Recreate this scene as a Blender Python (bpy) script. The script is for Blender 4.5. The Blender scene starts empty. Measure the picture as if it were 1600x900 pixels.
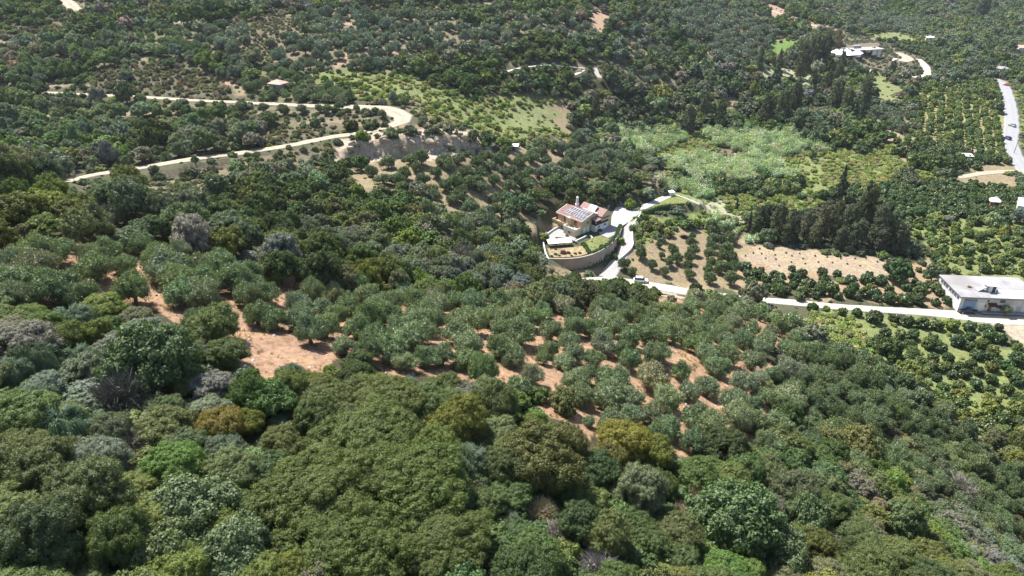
import bpy, bmesh, math, random
import numpy as np
from mathutils import Vector, Matrix
PI = math.pi
rad = math.radians
scene = bpy.context.scene
COL = scene.collection

# ------------------------------------------------------------------ camera, world, sun
CAMZ = 100.0
FPX = 1081.0
PITCH = rad(28.3)
cam_data = bpy.data.cameras.new("camera")
cam_data.sensor_width = 36.0
cam_data.lens = 36.0 * FPX / 1600.0
cam_data.clip_start = 0.5
cam_data.clip_end = 12000.0
cam = bpy.data.objects.new("camera", cam_data)
COL.objects.link(cam)
cam.location = (0, 0, CAMZ)
cam.rotation_euler = (rad(90) - PITCH, 0, 0)
scene.camera = cam

SUN_AZ = rad(-42.0)      # clockwise from straight ahead (+Y)
SUN_EL = rad(56.0)
world = bpy.data.worlds.new("World")
scene.world = world
world.use_nodes = True
wn = world.node_tree.nodes
wl = world.node_tree.links
wn.clear()
w_out = wn.new("ShaderNodeOutputWorld")
w_bg = wn.new("ShaderNodeBackground")
w_sky = wn.new("ShaderNodeTexSky")
w_sky.sky_type = 'NISHITA'
w_sky.sun_disc = False
w_sky.sun_elevation = SUN_EL
w_sky.sun_rotation = SUN_AZ
w_sky.air_density = 1.2
w_sky.dust_density = 1.5
w_sky.ozone_density = 1.0
w_bg.inputs['Strength'].default_value = 0.09
wl.new(w_sky.outputs[0], w_bg.inputs['Color'])
wl.new(w_bg.outputs[0], w_out.inputs['Surface'])

sun_data = bpy.data.lights.new("sun", 'SUN')
sun_data.energy = 5.0
sun_data.angle = rad(0.5)
sun_data.color = (1.0, 0.975, 0.94)
sun = bpy.data.objects.new("sun", sun_data)
COL.objects.link(sun)
sdir = Vector((math.sin(SUN_AZ) * math.cos(SUN_EL), math.cos(SUN_AZ) * math.cos(SUN_EL), math.sin(SUN_EL)))
sun.rotation_euler = sdir.to_track_quat('Z', 'Y').to_euler()
sun.location = (0, 0, 200)

scene.view_settings.view_transform = 'Standard'
scene.view_settings.look = 'None'
scene.view_settings.exposure = 1.2
scene.view_settings.gamma = 1.0
scene.cycles.max_bounces = 5
scene.cycles.diffuse_bounces = 3
scene.cycles.transmission_bounces = 3
scene.cycles.transparent_max_bounces = 4

# ------------------------------------------------------------------ pixel <-> place helpers
CP, SP = math.cos(PITCH), math.sin(PITCH)
def ray(px, py):
    a = (np.asarray(px, float) - 800.0) / FPX
    b = (450.0 - np.asarray(py, float)) / FPX
    return a, CP + b * SP, b * CP - SP          # direction per metre of forward depth
def at_depth(px, py, D):
    a, y, z = ray(px, py)
    return a * D, y * D, CAMZ + z * D
def at_z(px, py, z):
    a, y, c = ray(px, py)
    D = (z - CAMZ) / c
    return a * D, y * D, D
def project(x, y, z):
    dz = z - CAMZ
    D = y * CP - dz * SP
    D = np.where(D < 1.0, 1.0, D)
    up = y * SP + dz * CP
    return 800.0 + FPX * x / D, 450.0 - FPX * up / D, D

# ------------------------------------------------------------------ terrain
# control points: (picture x, picture y, forward depth) and world points
CD = [(0,900,42),(400,900,46),(800,900,52),(1200,900,63),(1600,900,102),(0,780,47),(400,780,51),(800,780,59),(1200,780,74),
(0,700,52),(400,700,57),(800,700,67),(1200,700,86),(1400,720,112),(1600,780,128),(0,560,63),(400,600,67),(800,600,81),(1000,620,89),
(1200,620,103),(1200,560,126),(1150,500,150),(1250,530,160),(1000,480,148),(900,450,148),(800,440,138),(1080,470,178),(600,430,124),(400,420,104),
(200,400,95),(0,400,89),(0,450,80),(200,500,77),(400,520,80),(600,550,84),(0,340,104),(200,340,108),(400,370,119),(0,295,118),
(0,230,200),(110,287,180),(200,300,166),(320,320,165),(600,350,166),(500,390,143),(750,380,175),(840,405,190),(450,300,186),(620,300,202),
(300,247,207),(450,226,220),(620,200,236),(638,183,243),(600,168,252),(450,164,256),(240,152,262),(0,140,268),(350,195,239),(200,215,226),
(620,248,224),(570,250,222),(700,243,228),(700,205,242),(720,280,221),(880,260,262),(800,325,222),(950,290,256),(870,312,241),(925,303,248),(900,230,285),
(1050,150,370),(1200,150,400),(1250,100,470),(1330,90,470),(1400,100,470),(1230,70,500),(1100,60,440),(1100,0,560),(1250,20,600),(1400,20,700),
(1000,60,400),(900,100,350),(850,180,310),(750,200,266),(700,130,300),(700,60,340),(700,0,400),(430,140,270),(500,100,290),(400,50,315),(400,0,360),
(0,60,310),(0,0,350),(200,80,295),(200,0,355),(1400,620,146),(1330,560,172)]
CZ = [(905,380,8.0),(945,435,3.5),(975,335,8.5),(1050,320,7.0),(1100,310,4),(1200,400,0.5),(1400,430,0),(1600,480,0),(1480,500,0),(1350,500,1),
(1450,570,0.5),(1600,600,0),(1600,690,0.5),(1600,350,0),(1300,300,0),(1100,260,2),(1200,240,2),(1500,250,1),(1580,180,2),(1550,120,3),(1600,60,5),
(1600,5,9),(1400,180,4),(1300,195,5),(1000,220,6),(1070,370,3.5),(1010,410,5),(1045,450,2.5),(1450,115,6),(1530,40,4),
(-500,400,70),(-500,200,52),(-600,0,85),(-400,700,70),(2200,300,0),(2200,500,0),(2000,0,14),(2000,700,0),(2000,900,5)]
CW = [(0,-60,62),(-150,-80,76),(150,-90,32),(20,15,60),(-60,0,68),(-900,300,120),(-600,900,130),(0,950,110),(400,1300,70),(900,1200,22),(1500,500,0),
(1400,-300,0),(0,-500,90),(-900,-500,130),(80,0,48),(160,20,24),(230,60,6),(1600,1400,30)]
ctl = []
for px, py, D in CD:
    ctl.append(at_depth(px, py, D))
for px, py, z in CZ:
    x, y, D = at_z(px, py, z); ctl.append((x, y, z))
ctl += CW
ctl = np.array(ctl, float)
SC = 100.0
def _U(r2):
    return np.where(r2 > 1e-12, 0.5 * r2 * np.log(np.maximum(r2, 1e-12)), 0.0)
_c = ctl[:, :2] / SC
_n = len(_c)
_K = _U(((_c[:, None, :] - _c[None, :, :]) ** 2).sum(-1)) + np.eye(_n) * 0.0025
_Pm = np.concatenate([np.ones((_n, 1)), _c], 1)
_A = np.zeros((_n + 3, _n + 3)); _A[:_n, :_n] = _K; _A[:_n, _n:] = _Pm; _A[_n:, :_n] = _Pm.T
_sol = np.linalg.solve(_A, np.concatenate([ctl[:, 2], np.zeros(3)]))
def tps(x, y):
    x = np.asarray(x, float).ravel() / SC; y = np.asarray(y, float).ravel() / SC
    out = np.empty(len(x))
    for i in range(0, len(x), 40000):
        xs = x[i:i+40000, None]; ys = y[i:i+40000, None]
        r2 = (xs - _c[None, :, 0]) ** 2 + (ys - _c[None, :, 1]) ** 2
        out[i:i+40000] = _U(r2) @ _sol[:_n] + _sol[_n] + _sol[_n+1] * xs[:, 0] + _sol[_n+2] * ys[:, 0]
    return out
GX0, GX1, GY0, GY1, GS = -900.0, 1500.0, -300.0, 1400.0, 4.0
gxs = np.arange(GX0, GX1 + 1, GS); gys = np.arange(GY0, GY1 + 1, GS)
_gx, _gy = np.meshgrid(gxs, gys, indexing='ij')
HG = tps(_gx, _gy).reshape(_gx.shape)
HG = np.maximum(HG, -2.0)
def wob(x, y):
    return (0.45 * np.sin(x * 0.11 + 1.3 * np.sin(y * 0.043)) * np.cos(y * 0.13 + 0.7)
            + 0.22 * np.sin(x * 0.37 + y * 0.21) * np.sin(y * 0.41 - x * 0.17 + 2.0)
            + 0.08 * np.sin(x * 0.93 - y * 0.71 + np.sin(x * 0.5)))
def hbase(x, y):
    x = np.asarray(x, float); y = np.asarray(y, float)
    fx = np.clip((x - GX0) / GS, 0, len(gxs) - 1.001); fy = np.clip((y - GY0) / GS, 0, len(gys) - 1.001)
    i = fx.astype(int); j = fy.astype(int); a = fx - i; b = fy - j
    h = (HG[i, j] * (1 - a) * (1 - b) + HG[i+1, j] * a * (1 - b) + HG[i, j+1] * (1 - a) * b + HG[i+1, j+1] * a * b)
    flat = np.clip((h - 1.0) / 8.0, 0.12, 1.0)
    return h + wob(x, y) * flat
def cast(px, py, hf=None, off=0.0):
    hf = hf or hbase
    px = np.atleast_1d(np.asarray(px, float)); py = np.atleast_1d(np.asarray(py, float))
    off = np.broadcast_to(np.asarray(off, float), px.shape)
    D = np.exp(np.linspace(math.log(28), math.log(1500), 420))
    a, yy, c = ray(px, py)
    X = a[:, None] * D; Y = yy[:, None] * D; Z = CAMZ + c[:, None] * D
    g = Z - (hf(X.ravel(), Y.ravel()).reshape(X.shape) + off[:, None])
    below = g < 0
    k = np.where(below.any(1), below.argmax(1), len(D) - 1); k = np.maximum(k, 1)
    r = np.arange(len(px))
    g0 = g[r, k-1]; g1 = g[r, k]
    t = np.clip(g0 / np.where(abs(g0 - g1) < 1e-9, 1e-9, g0 - g1), 0, 1)
    Dd = D[k-1] + (D[k] - D[k-1]) * t
    x = a * Dd; y = yy * Dd
    return x, y, hf(x, y), Dd
def pts(lst):
    x, y, z, D = cast([p[0] for p in lst], [p[1] for p in lst])
    return np.stack([x, y, z], 1)
def inpoly(x, y, poly):
    x = np.asarray(x, float); y = np.asarray(y, float)
    r = np.zeros(x.shape, bool); n = len(poly)
    for i in range(n):
        x1, y1 = poly[i][0], poly[i][1]; x2, y2 = poly[(i+1) % n][0], poly[(i+1) % n][1]
        if y1 == y2: continue
        c = ((y1 > y) != (y2 > y)) & (x < (x2 - x1) * (y - y1) / (y2 - y1) + x1)
        r ^= c
    return r
def seg_dist(x, y, line, closed=False):
    """distance to a polyline and the height on it"""
    best = np.full(x.shape, 1e9); zz = np.zeros(x.shape)
    n = len(line)
    for i in range(n if closed else n - 1):
        a = line[i]; b = line[(i+1) % n]
        dx, dy = b[0]-a[0], b[1]-a[1]; L = dx*dx + dy*dy + 1e-9
        t = np.clip(((x-a[0])*dx + (y-a[1])*dy) / L, 0, 1)
        d = np.hypot(x - a[0] - t*dx, y - a[1] - t*dy)
        m = d < best
        best = np.where(m, d, best); zz = np.where(m, a[2] + t*(b[2]-a[2]), zz)
    return best, zz
def smooth_line(P, step=3.0, zs=6):
    P = np.asarray(P, float); out = []
    n = len(P)
    for i in range(n - 1):
        p0 = P[max(i-1, 0)]; p1 = P[i]; p2 = P[i+1]; p3 = P[min(i+2, n-1)]
        m = max(1, int(np.hypot(*(p2-p1)[:2]) / step))
        for k in range(m):
            t = k / m
            out.append(0.5*((2*p1) + (-p0+p2)*t + (2*p0-5*p1+4*p2-p3)*t*t + (-p0+3*p1-3*p2+p3)*t**3))
    out.append(P[-1]); out = np.array(out)
    for _ in range(zs):
        out[1:-1, 2] = (out[:-2, 2] + out[1:-1, 2]*2 + out[2:, 2]) / 4
    return out

# roads: (name, label material key, half width(s), picture points)
ROADS = []
def road(name, key, hw, line, z=None):
    if z is None:
        P = pts(line)
    else:
        P = np.array([at_z(a, b, zz)[:2] + (zz,) for (a, b), zz in zip(line, z)])
    if not hasattr(hw, '__len__'): hw = [hw] * len(P)
    P = np.concatenate([P, np.array(hw, float)[:, None]], 1)
    ROADS.append((name, key, smooth_line(P)))
road('dirt_road', 'dirt', [1.6,1.7,1.8,1.9,1.9,1.9,2.0,2.0,2.1,2.3,3.0,3.8,4.2,4.4,3.4,2.6,2.2,1.9,1.8,1.7,1.7,1.6,1.6,1.6],
     [(100,284),(150,273),(230,261),(300,248),(380,238),(450,227),(520,214),(560,209),(590,203),(612,196),(628,188),(630,181),(617,174),(596,170),
      (568,167),(530,166),(490,165),(440,163),(380,160),(300,156),(237,152),(170,149),(110,146),(0,141)])
road('farm_road', 'pale', [1.7,1.7,1.9,2.1,2.2,2.0,1.8,1.75,1.75,1.75,1.8,2.0,2.8,3.4,3.4],
     [(880,432),(905,435),(945,438),(1000,443),(1045,451),(1100,459),(1160,465),(1220,471),(1300,478),(1350,482),(1400,485),(1450,488),(1500,493),(1560,497),(1680,504)])
road('driveway', 'concrete', [2.7,2.5,2.1,1.9,1.9,1.9,2.0],
     [(948,433),(956,420),(968,404),(978,388),(980,371),(982,357),(985,346)], z=[3.4,4.2,5.2,6.2,7.0,7.8,8.5])
road('asphalt_road', 'asphalt', [2.6,3.0,3.3,3.4,3.5,3.4,3.3,3.2,3.2],
     [(1556,123),(1568,131),(1575,150),(1580,175),(1581,200),(1579,222),(1588,245),(1604,268),(1640,300)])
road('farm_lane', 'dirt', [1.6,1.8,2.0,2.2,2.4], [(1496,277),(1515,274),(1540,270),(1570,268),(1600,268)])
road('hill_track', 'pale', [2.2,2.6,2.6,2.4,2.8,3.0], [(1434,92),(1441,98),(1447,106),(1449,114),(1445,119),(1428,121)])
road('site_track', 'dirt', [3.2,3.2,4.2,5.2], [(1402,82),(1412,87),(1418,93),(1405,95)])
road('terrace_track', 'pale', 1.1, [(788,113),(805,107),(830,103),(870,101),(900,104),(914,108),(905,113),(896,117)])
road('hill_path', 'pale', 1.3, [(929,106),(933,114),(939,123)])
road('ridge_track', 'dirt', [4.5,3.2,3.0,2.6,2.2], [(1203,16),(1222,22),(1240,31),(1270,39),(1292,46)])
road('hill_road', 'dirt', 3.2, [(92,-6),(106,3),(114,10),(120,17)])

# flat platforms: (world polygon, z, blend width)
PLAT = []
def zpoly(lst, z):
    return [(at_z(a, b, z)[0], at_z(a, b, z)[1]) for a, b in lst]
HZ = 8.5
COMPOUND = zpoly([(846,371),(850,395),(858,404),(880,404),(905,402),(925,397),(942,389),(957,378),(966,366),(969,358),(972,348),(985,344),(999,334),(1000,329),(985,321),(965,322),(945,335),(880,335),(858,350)], HZ)
PLAT.append((COMPOUND, HZ, 2.2))
PLAT.append((zpoly([(846,408),(858,409),(905,407),(930,402),(946,394),(960,384),(972,376),(978,392),(966,408),(950,430),(900,436),(850,430)], 5.0), 5.0, 4.0))
PLAT.append((COMPOUND, HZ, .5))
POOLT = zpoly([(987,325),(1005,328),(1050,318),(1092,320),(1096,313),(1070,302),(1050,299),(1040,305),(1000,318)], 7.5)
PLAT.append((POOLT, 7.5, 3.0))
YARD = zpoly([(1492,480),(1500,492),(1540,495),(1562,520),(1572,542),(1600,560),(1720,600),(1800,470),(1600,430),(1470,440)], 0.6)
PLAT.append((YARD, 0.6, 4.0))
SITE = zpoly([(1300,84),(1320,91),(1355,82),(1378,72),(1372,66),(1340,68),(1310,76)], 17.0)
PLAT.append((SITE, 17.0, 5.0))
FIELD = zpoly([(1150,372),(1240,385),(1330,399),(1395,410),(1410,432),(1330,436),(1240,428),(1150,412)], 0.6)
PLAT.append((FIELD, 0.6, 5.0))

# steep rock cuts: a line along the foot of the face, half its height, and how far the step fades
CUTS = [([(540,238),(570,235),(610,231),(650,228),(690,226),(725,227),(750,230)], 2.7, 6.0),
        ([(1052,284),(1030,300),(1003,312),(975,318),(945,321)], 2.6, 6.0),
        ([(190,292),(240,276),(300,264),(360,256)], 1.3, 5.0)]
CUTL = [(pts(l), a, f) for l, a, f in CUTS]
def hmod(x, y, h):
    for L, amp, fd in CUTL:
        m = (x > L[:,0].min()-25) & (x < L[:,0].max()+25) & (y > L[:,1].min()-25) & (y < L[:,1].max()+25)
        if not m.any(): continue
        xm, ym = x[m], y[m]
        d, _ = seg_dist(xm, ym, [tuple(p) for p in L])
        # side: beyond the line as seen from the viewer is uphill
        yl = np.interp(xm, *zip(*sorted((p[0], p[1]) for p in L)))
        s = np.where(ym > yl, d, -d) + .7*np.sin(xm*.9) + .6*np.sin(xm*.37+ym*.3) + .35*np.sin(xm*2.3+1)
        e = np.clip(np.minimum(xm - L[:,0].min(), L[:,0].max() - xm)/6 + .6, 0, 1)
        h[m] += e*amp*np.clip(s/.9, -1, 1)*np.exp(-np.abs(s)/fd)
    for poly, z, bl in PLAT:
        xs = [p[0] for p in poly]; ys = [p[1] for p in poly]
        m = (x > min(xs)-bl) & (x < max(xs)+bl) & (y > min(ys)-bl) & (y < max(ys)+bl)
        if not m.any(): continue
        d, _ = seg_dist(x[m], y[m], [(p[0], p[1], 0) for p in poly], True)
        d = np.where(inpoly(x[m], y[m], poly), 0, d)
        w = np.clip(d / bl, 0, 1); w = w*w*(3-2*w)
        h[m] = z*(1-w) + h[m]*w
    for name, key, L in ROADS:
        R = L[:, 3].max() + 4.5
        m = (x > L[:,0].min()-R) & (x < L[:,0].max()+R) & (y > L[:,1].min()-R) & (y < L[:,1].max()+R)
        if not m.any(): continue
        xm, ym = x[m], y[m]
        best = np.full(xm.shape, 1e9); zz = np.zeros(xm.shape); hw = np.ones(xm.shape)
        for i in range(len(L)-1):
            a, b = L[i], L[i+1]
            dx, dy = b[0]-a[0], b[1]-a[1]; LL = dx*dx+dy*dy+1e-9
            t = np.clip(((xm-a[0])*dx + (ym-a[1])*dy)/LL, 0, 1)
            d = np.hypot(xm-a[0]-t*dx, ym-a[1]-t*dy)
            q = d < best
            best = np.where(q, d, best); zz = np.where(q, a[2]+t*(b[2]-a[2]), zz); hw = np.where(q, a[3]+t*(b[3]-a[3]), hw)
        bl = 1.2 if name == 'driveway' else 3.2
        w = np.clip((best - hw - 0.5)/bl, 0, 1); w = w*w*(3-2*w)
        h[m] = (zz-0.15)*(1-w) + h[m]*w
    return h
def hfin(x, y):
    x = np.atleast_1d(np.asarray(x, float)); y = np.atleast_1d(np.asarray(y, float))
    return hmod(x, y, hbase(x, y).copy())
def road_gap(x, y):
    g = np.full(x.shape, 1e9)
    for name, key, L in ROADS:
        m = (x > L[:,0].min()-12) & (x < L[:,0].max()+12) & (y > L[:,1].min()-12) & (y < L[:,1].max()+12)
        if not m.any(): continue
        best = np.full(m.sum(), 1e9)
        for i in range(len(L)-1):
            a, b = L[i], L[i+1]
            dx, dy = b[0]-a[0], b[1]-a[1]; LL = dx*dx+dy*dy+1e-9
            t = np.clip(((x[m]-a[0])*dx + (y[m]-a[1])*dy)/LL, 0, 1)
            d = np.hypot(x[m]-a[0]-t*dx, y[m]-a[1]-t*dy) - (a[3]+t*(b[3]-a[3]))
            best = np.minimum(best, d)
        g[m] = np.minimum(g[m], best)
    return g

# ------------------------------------------------------------------ land cover, read off the photograph as plots of land
LITTER=(.05,.045,.025); SOIL=(.265,.165,.108); PALE=(.30,.25,.19); GRASS=(.145,.165,.065); DRYG=(.21,.165,.105); SLOPE=(.14,.115,.08); ROCK=(.38,.30,.23)
FIELDC=(.27,.21,.15); LAWN=(.14,.155,.055); VINE=(.12,.18,.05); SCRUB=(.07,.07,.042); WHITE=(.5,.46,.42)
# foliage tints
OLV=[((.115,.165,.085),5),((.135,.18,.105),3),((.095,.145,.065),3),((.16,.19,.13),1.2)]
OLVD=[((.072,.112,.045),5),((.086,.125,.056),4),((.10,.13,.072),2),((.06,.09,.03),2)]
OAKY=[((.08,.105,.024),5),((.098,.12,.027),3),((.062,.09,.022),4),((.13,.11,.03),.8)]
OAKD=[((.04,.06,.018),4),((.05,.075,.025),4),((.065,.085,.03),2)]
MIXG=[((.09,.115,.05),4),((.11,.125,.07),4),((.07,.095,.03),3),((.10,.115,.028),2),((.12,.12,.085),2),((.055,.075,.025),2),((.15,.12,.05),.5)]
GREYS=[((.12,.135,.09),4),((.10,.12,.07),4),((.13,.13,.10),3),((.075,.10,.04),2),((.10,.12,.035),1.5)]
FARB=[((.085,.105,.065),5),((.11,.125,.08),4),((.055,.078,.036),3),((.10,.13,.035),2),((.15,.15,.115),1.2),((.16,.13,.10),.6)]
FARS=[((.10,.125,.06),4),((.075,.10,.045),3),((.12,.115,.075),2),((.12,.15,.04),1),((.12,.115,.095),1)]
FARD=[((.04,.055,.03),4),((.055,.075,.035),3),((.07,.085,.045),2)]
CITD=[((.042,.07,.024),4),((.052,.082,.028),3),((.075,.10,.03),1.5)]
CITX=[((.07,.12,.035),4),((.055,.10,.03),3),((.115,.165,.05),2.5)]
BLUEO=[((.12,.14,.105),4),((.10,.12,.085),4),((.14,.155,.125),2),((.075,.10,.055),1.5)]
GRNO=[((.09,.13,.06),4),((.10,.14,.075),3)]
DEEPG=[((.06,.095,.03),4),((.045,.075,.025),3),((.085,.12,.035),2)]
CITY=[((.085,.12,.03),4),((.065,.10,.03),4),((.115,.14,.035),2),((.05,.08,.025),2)]
BRAM=[((.15,.185,.06),4),((.18,.20,.085),3),((.12,.16,.045),2),((.18,.165,.10),1)]
BRIG=[((.09,.135,.03),3),((.12,.16,.04),1.5),((.065,.10,.025),3)]
CANE=[((.19,.23,.11),4),((.15,.20,.075),3),((.25,.26,.16),1.6),((.10,.145,.05),1.8)]
BROWN=[((.16,.13,.10),3),((.13,.115,.085),3),((.10,.10,.06),2)]
CONI=[((.055,.072,.04),4),((.07,.085,.05),3),((.10,.105,.06),1.5)]
# class: (ground colour, [(species, spacing, rmin, rmax, probability, palette)])
CLS = {
 'far':   (SCRUB, [('oak',5.2,1.9,4.4,.95,FARB),('shrub',2.9,1.0,2.1,.85,FARS)]),
 'fard':  (LITTER,[('oak',4.8,2.2,4.8,.97,FARD),('shrub',3.0,1.0,2.0,.8,FARS)]),
 'farol': ((.15,.13,.08),  [('olive',4.8,1.9,2.9,.9,FARB),('shrub',3.2,.8,1.5,.5,FARS)]),
 'mid':   (LITTER,[('oak',3.5,1.5,3.1,.9,MIXG),('shrub',2.2,.9,1.7,.9,MIXG)]),
 'midd':  (LITTER,[('oak',4.2,2.2,3.6,.95,OAKD),('shrub',2.8,.9,1.7,.6,OAKY)]),
 'midg':  (SLOPE, [('olive',4.6,2.0,3.0,.8,GREYS),('shrub',2.6,.8,1.5,.6,GREYS)]),
 'ridge': (LITTER,[('oak',4.2,2.4,3.8,.97,OAKY),('shrub',3.0,1.0,1.8,.5,MIXG)]),
 'near':  (LITTER,[('oak',3.0,1.7,3.1,.97,MIXG),('shrub',1.7,1.0,1.8,.97,MIXG)]),
 'neary': (LITTER,[('oak',4.2,2.6,3.9,.97,OAKY),('shrub',2.2,1.0,1.7,.9,OAKY)]),
 'grove': (SOIL,  [('olive',4.3,1.6,2.3,.8,OLV)]),
 'soil':  (SOIL,  []),
 'fsoil': ((.30,.20,.145), [('shrub',5.0,.6,1.2,.2,GREYS)]),
 'fpath': ((.34,.29,.22), []),
 'dense': (LITTER,[('olive',3.6,1.5,2.5,.95,OLVD),('shrub',2.6,.9,1.5,.7,MIXG)]),
 'grove2':(DRYG,  [('olive',6.0,2.3,2.9,.93,OLVD)]),
 'grove3':(DRYG,  [('olive',5.2,2.3,3.2,.97,FARB)]),
 'dry':   (DRYG,  [('shrub',5.0,.4,.8,.12,GREYS)]),
 'slope': (SLOPE, [('shrub',2.2,.5,1.5,.75,GREYS+MIXG)]),
 'cliff': (ROCK,  [('shrub',6.0,.4,.8,.12,GREYS)]),
 'phry':  ((.12,.105,.07),[('shrub',1.9,.5,1.2,.85,BROWN+FARS)]),
 'bramble':(GRASS,[('bramble',1.9,.7,1.7,.9,BRAM),('shrub',4.6,.8,2.0,.5,CITY)]),
 'green': (GRASS, [('bramble',2.6,.8,1.5,.6,BRAM),('shrub',4.2,1.0,1.9,.5,BRIG)]),
 'citrus':(GRASS, [('citrus',5.2,1.5,2.1,.45,CITD),('bramble',3.0,.5,1.0,.35,BRAM)]),
 'citrusd':((.25,.18,.12), [('citrus',4.3,1.9,2.3,.95,CITD)]),
 'citrusx':(GRASS,[('citrus',4.0,2.0,2.5,1.0,CITD)]),
 'citrusy':(GRASS,[('citrus',4.4,1.4,2.1,.8,CITY),('bramble',3.0,.8,1.4,.5,BRAM)]),
 'citrusn':((.20,.19,.09),[('citrus',5.0,1.6,2.3,.95,CITY)]),
 'reed':  ((.13,.16,.07),[('cane',1.9,1.2,2.3,.95,CANE),('bramble',3.4,.9,1.7,.6,BRAM)]),
 'conifer':(LITTER,[('shrub',3.0,1.0,1.8,.7,FARD)]),
 'field': (FIELDC,[]),
 'meadow':((.16,.175,.08),[('bramble',3.0,.6,1.1,.3,BRAM)]),
 'paleg': ((.27,.26,.18),[('bramble',2.6,.5,.9,.5,CANE)]),
 'lawn':  (LAWN,  []),
 'vine':  (VINE,  []),
 'white': (WHITE, []),
 'dirt':  (PALE,  []),
 'bare':  (SLOPE, [('shrub',2.8,.5,1.4,.75,GREYS)]),
 'bigol': ((.16,.13,.085), [('olive',5.7,2.2,3.5,.94,BLUEO),('shrub',3.2,.8,1.7,.6,FARS)]),
 'farolg':((.13,.12,.065),[('olive',4.3,1.7,2.4,.95,GRNO)]),
 'deepg': (LITTER,[('oak',4.5,1.6,3.6,.97,DEEPG),('shrub',3.0,.9,1.8,.7,BRIG)]),
 'scrubg':((.10,.09,.06),[('shrub',2.0,.7,1.5,.85,FARS+BROWN),('oak',8.0,1.5,2.8,.4,FARB)]),
}
ORDER = list(CLS)
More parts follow.
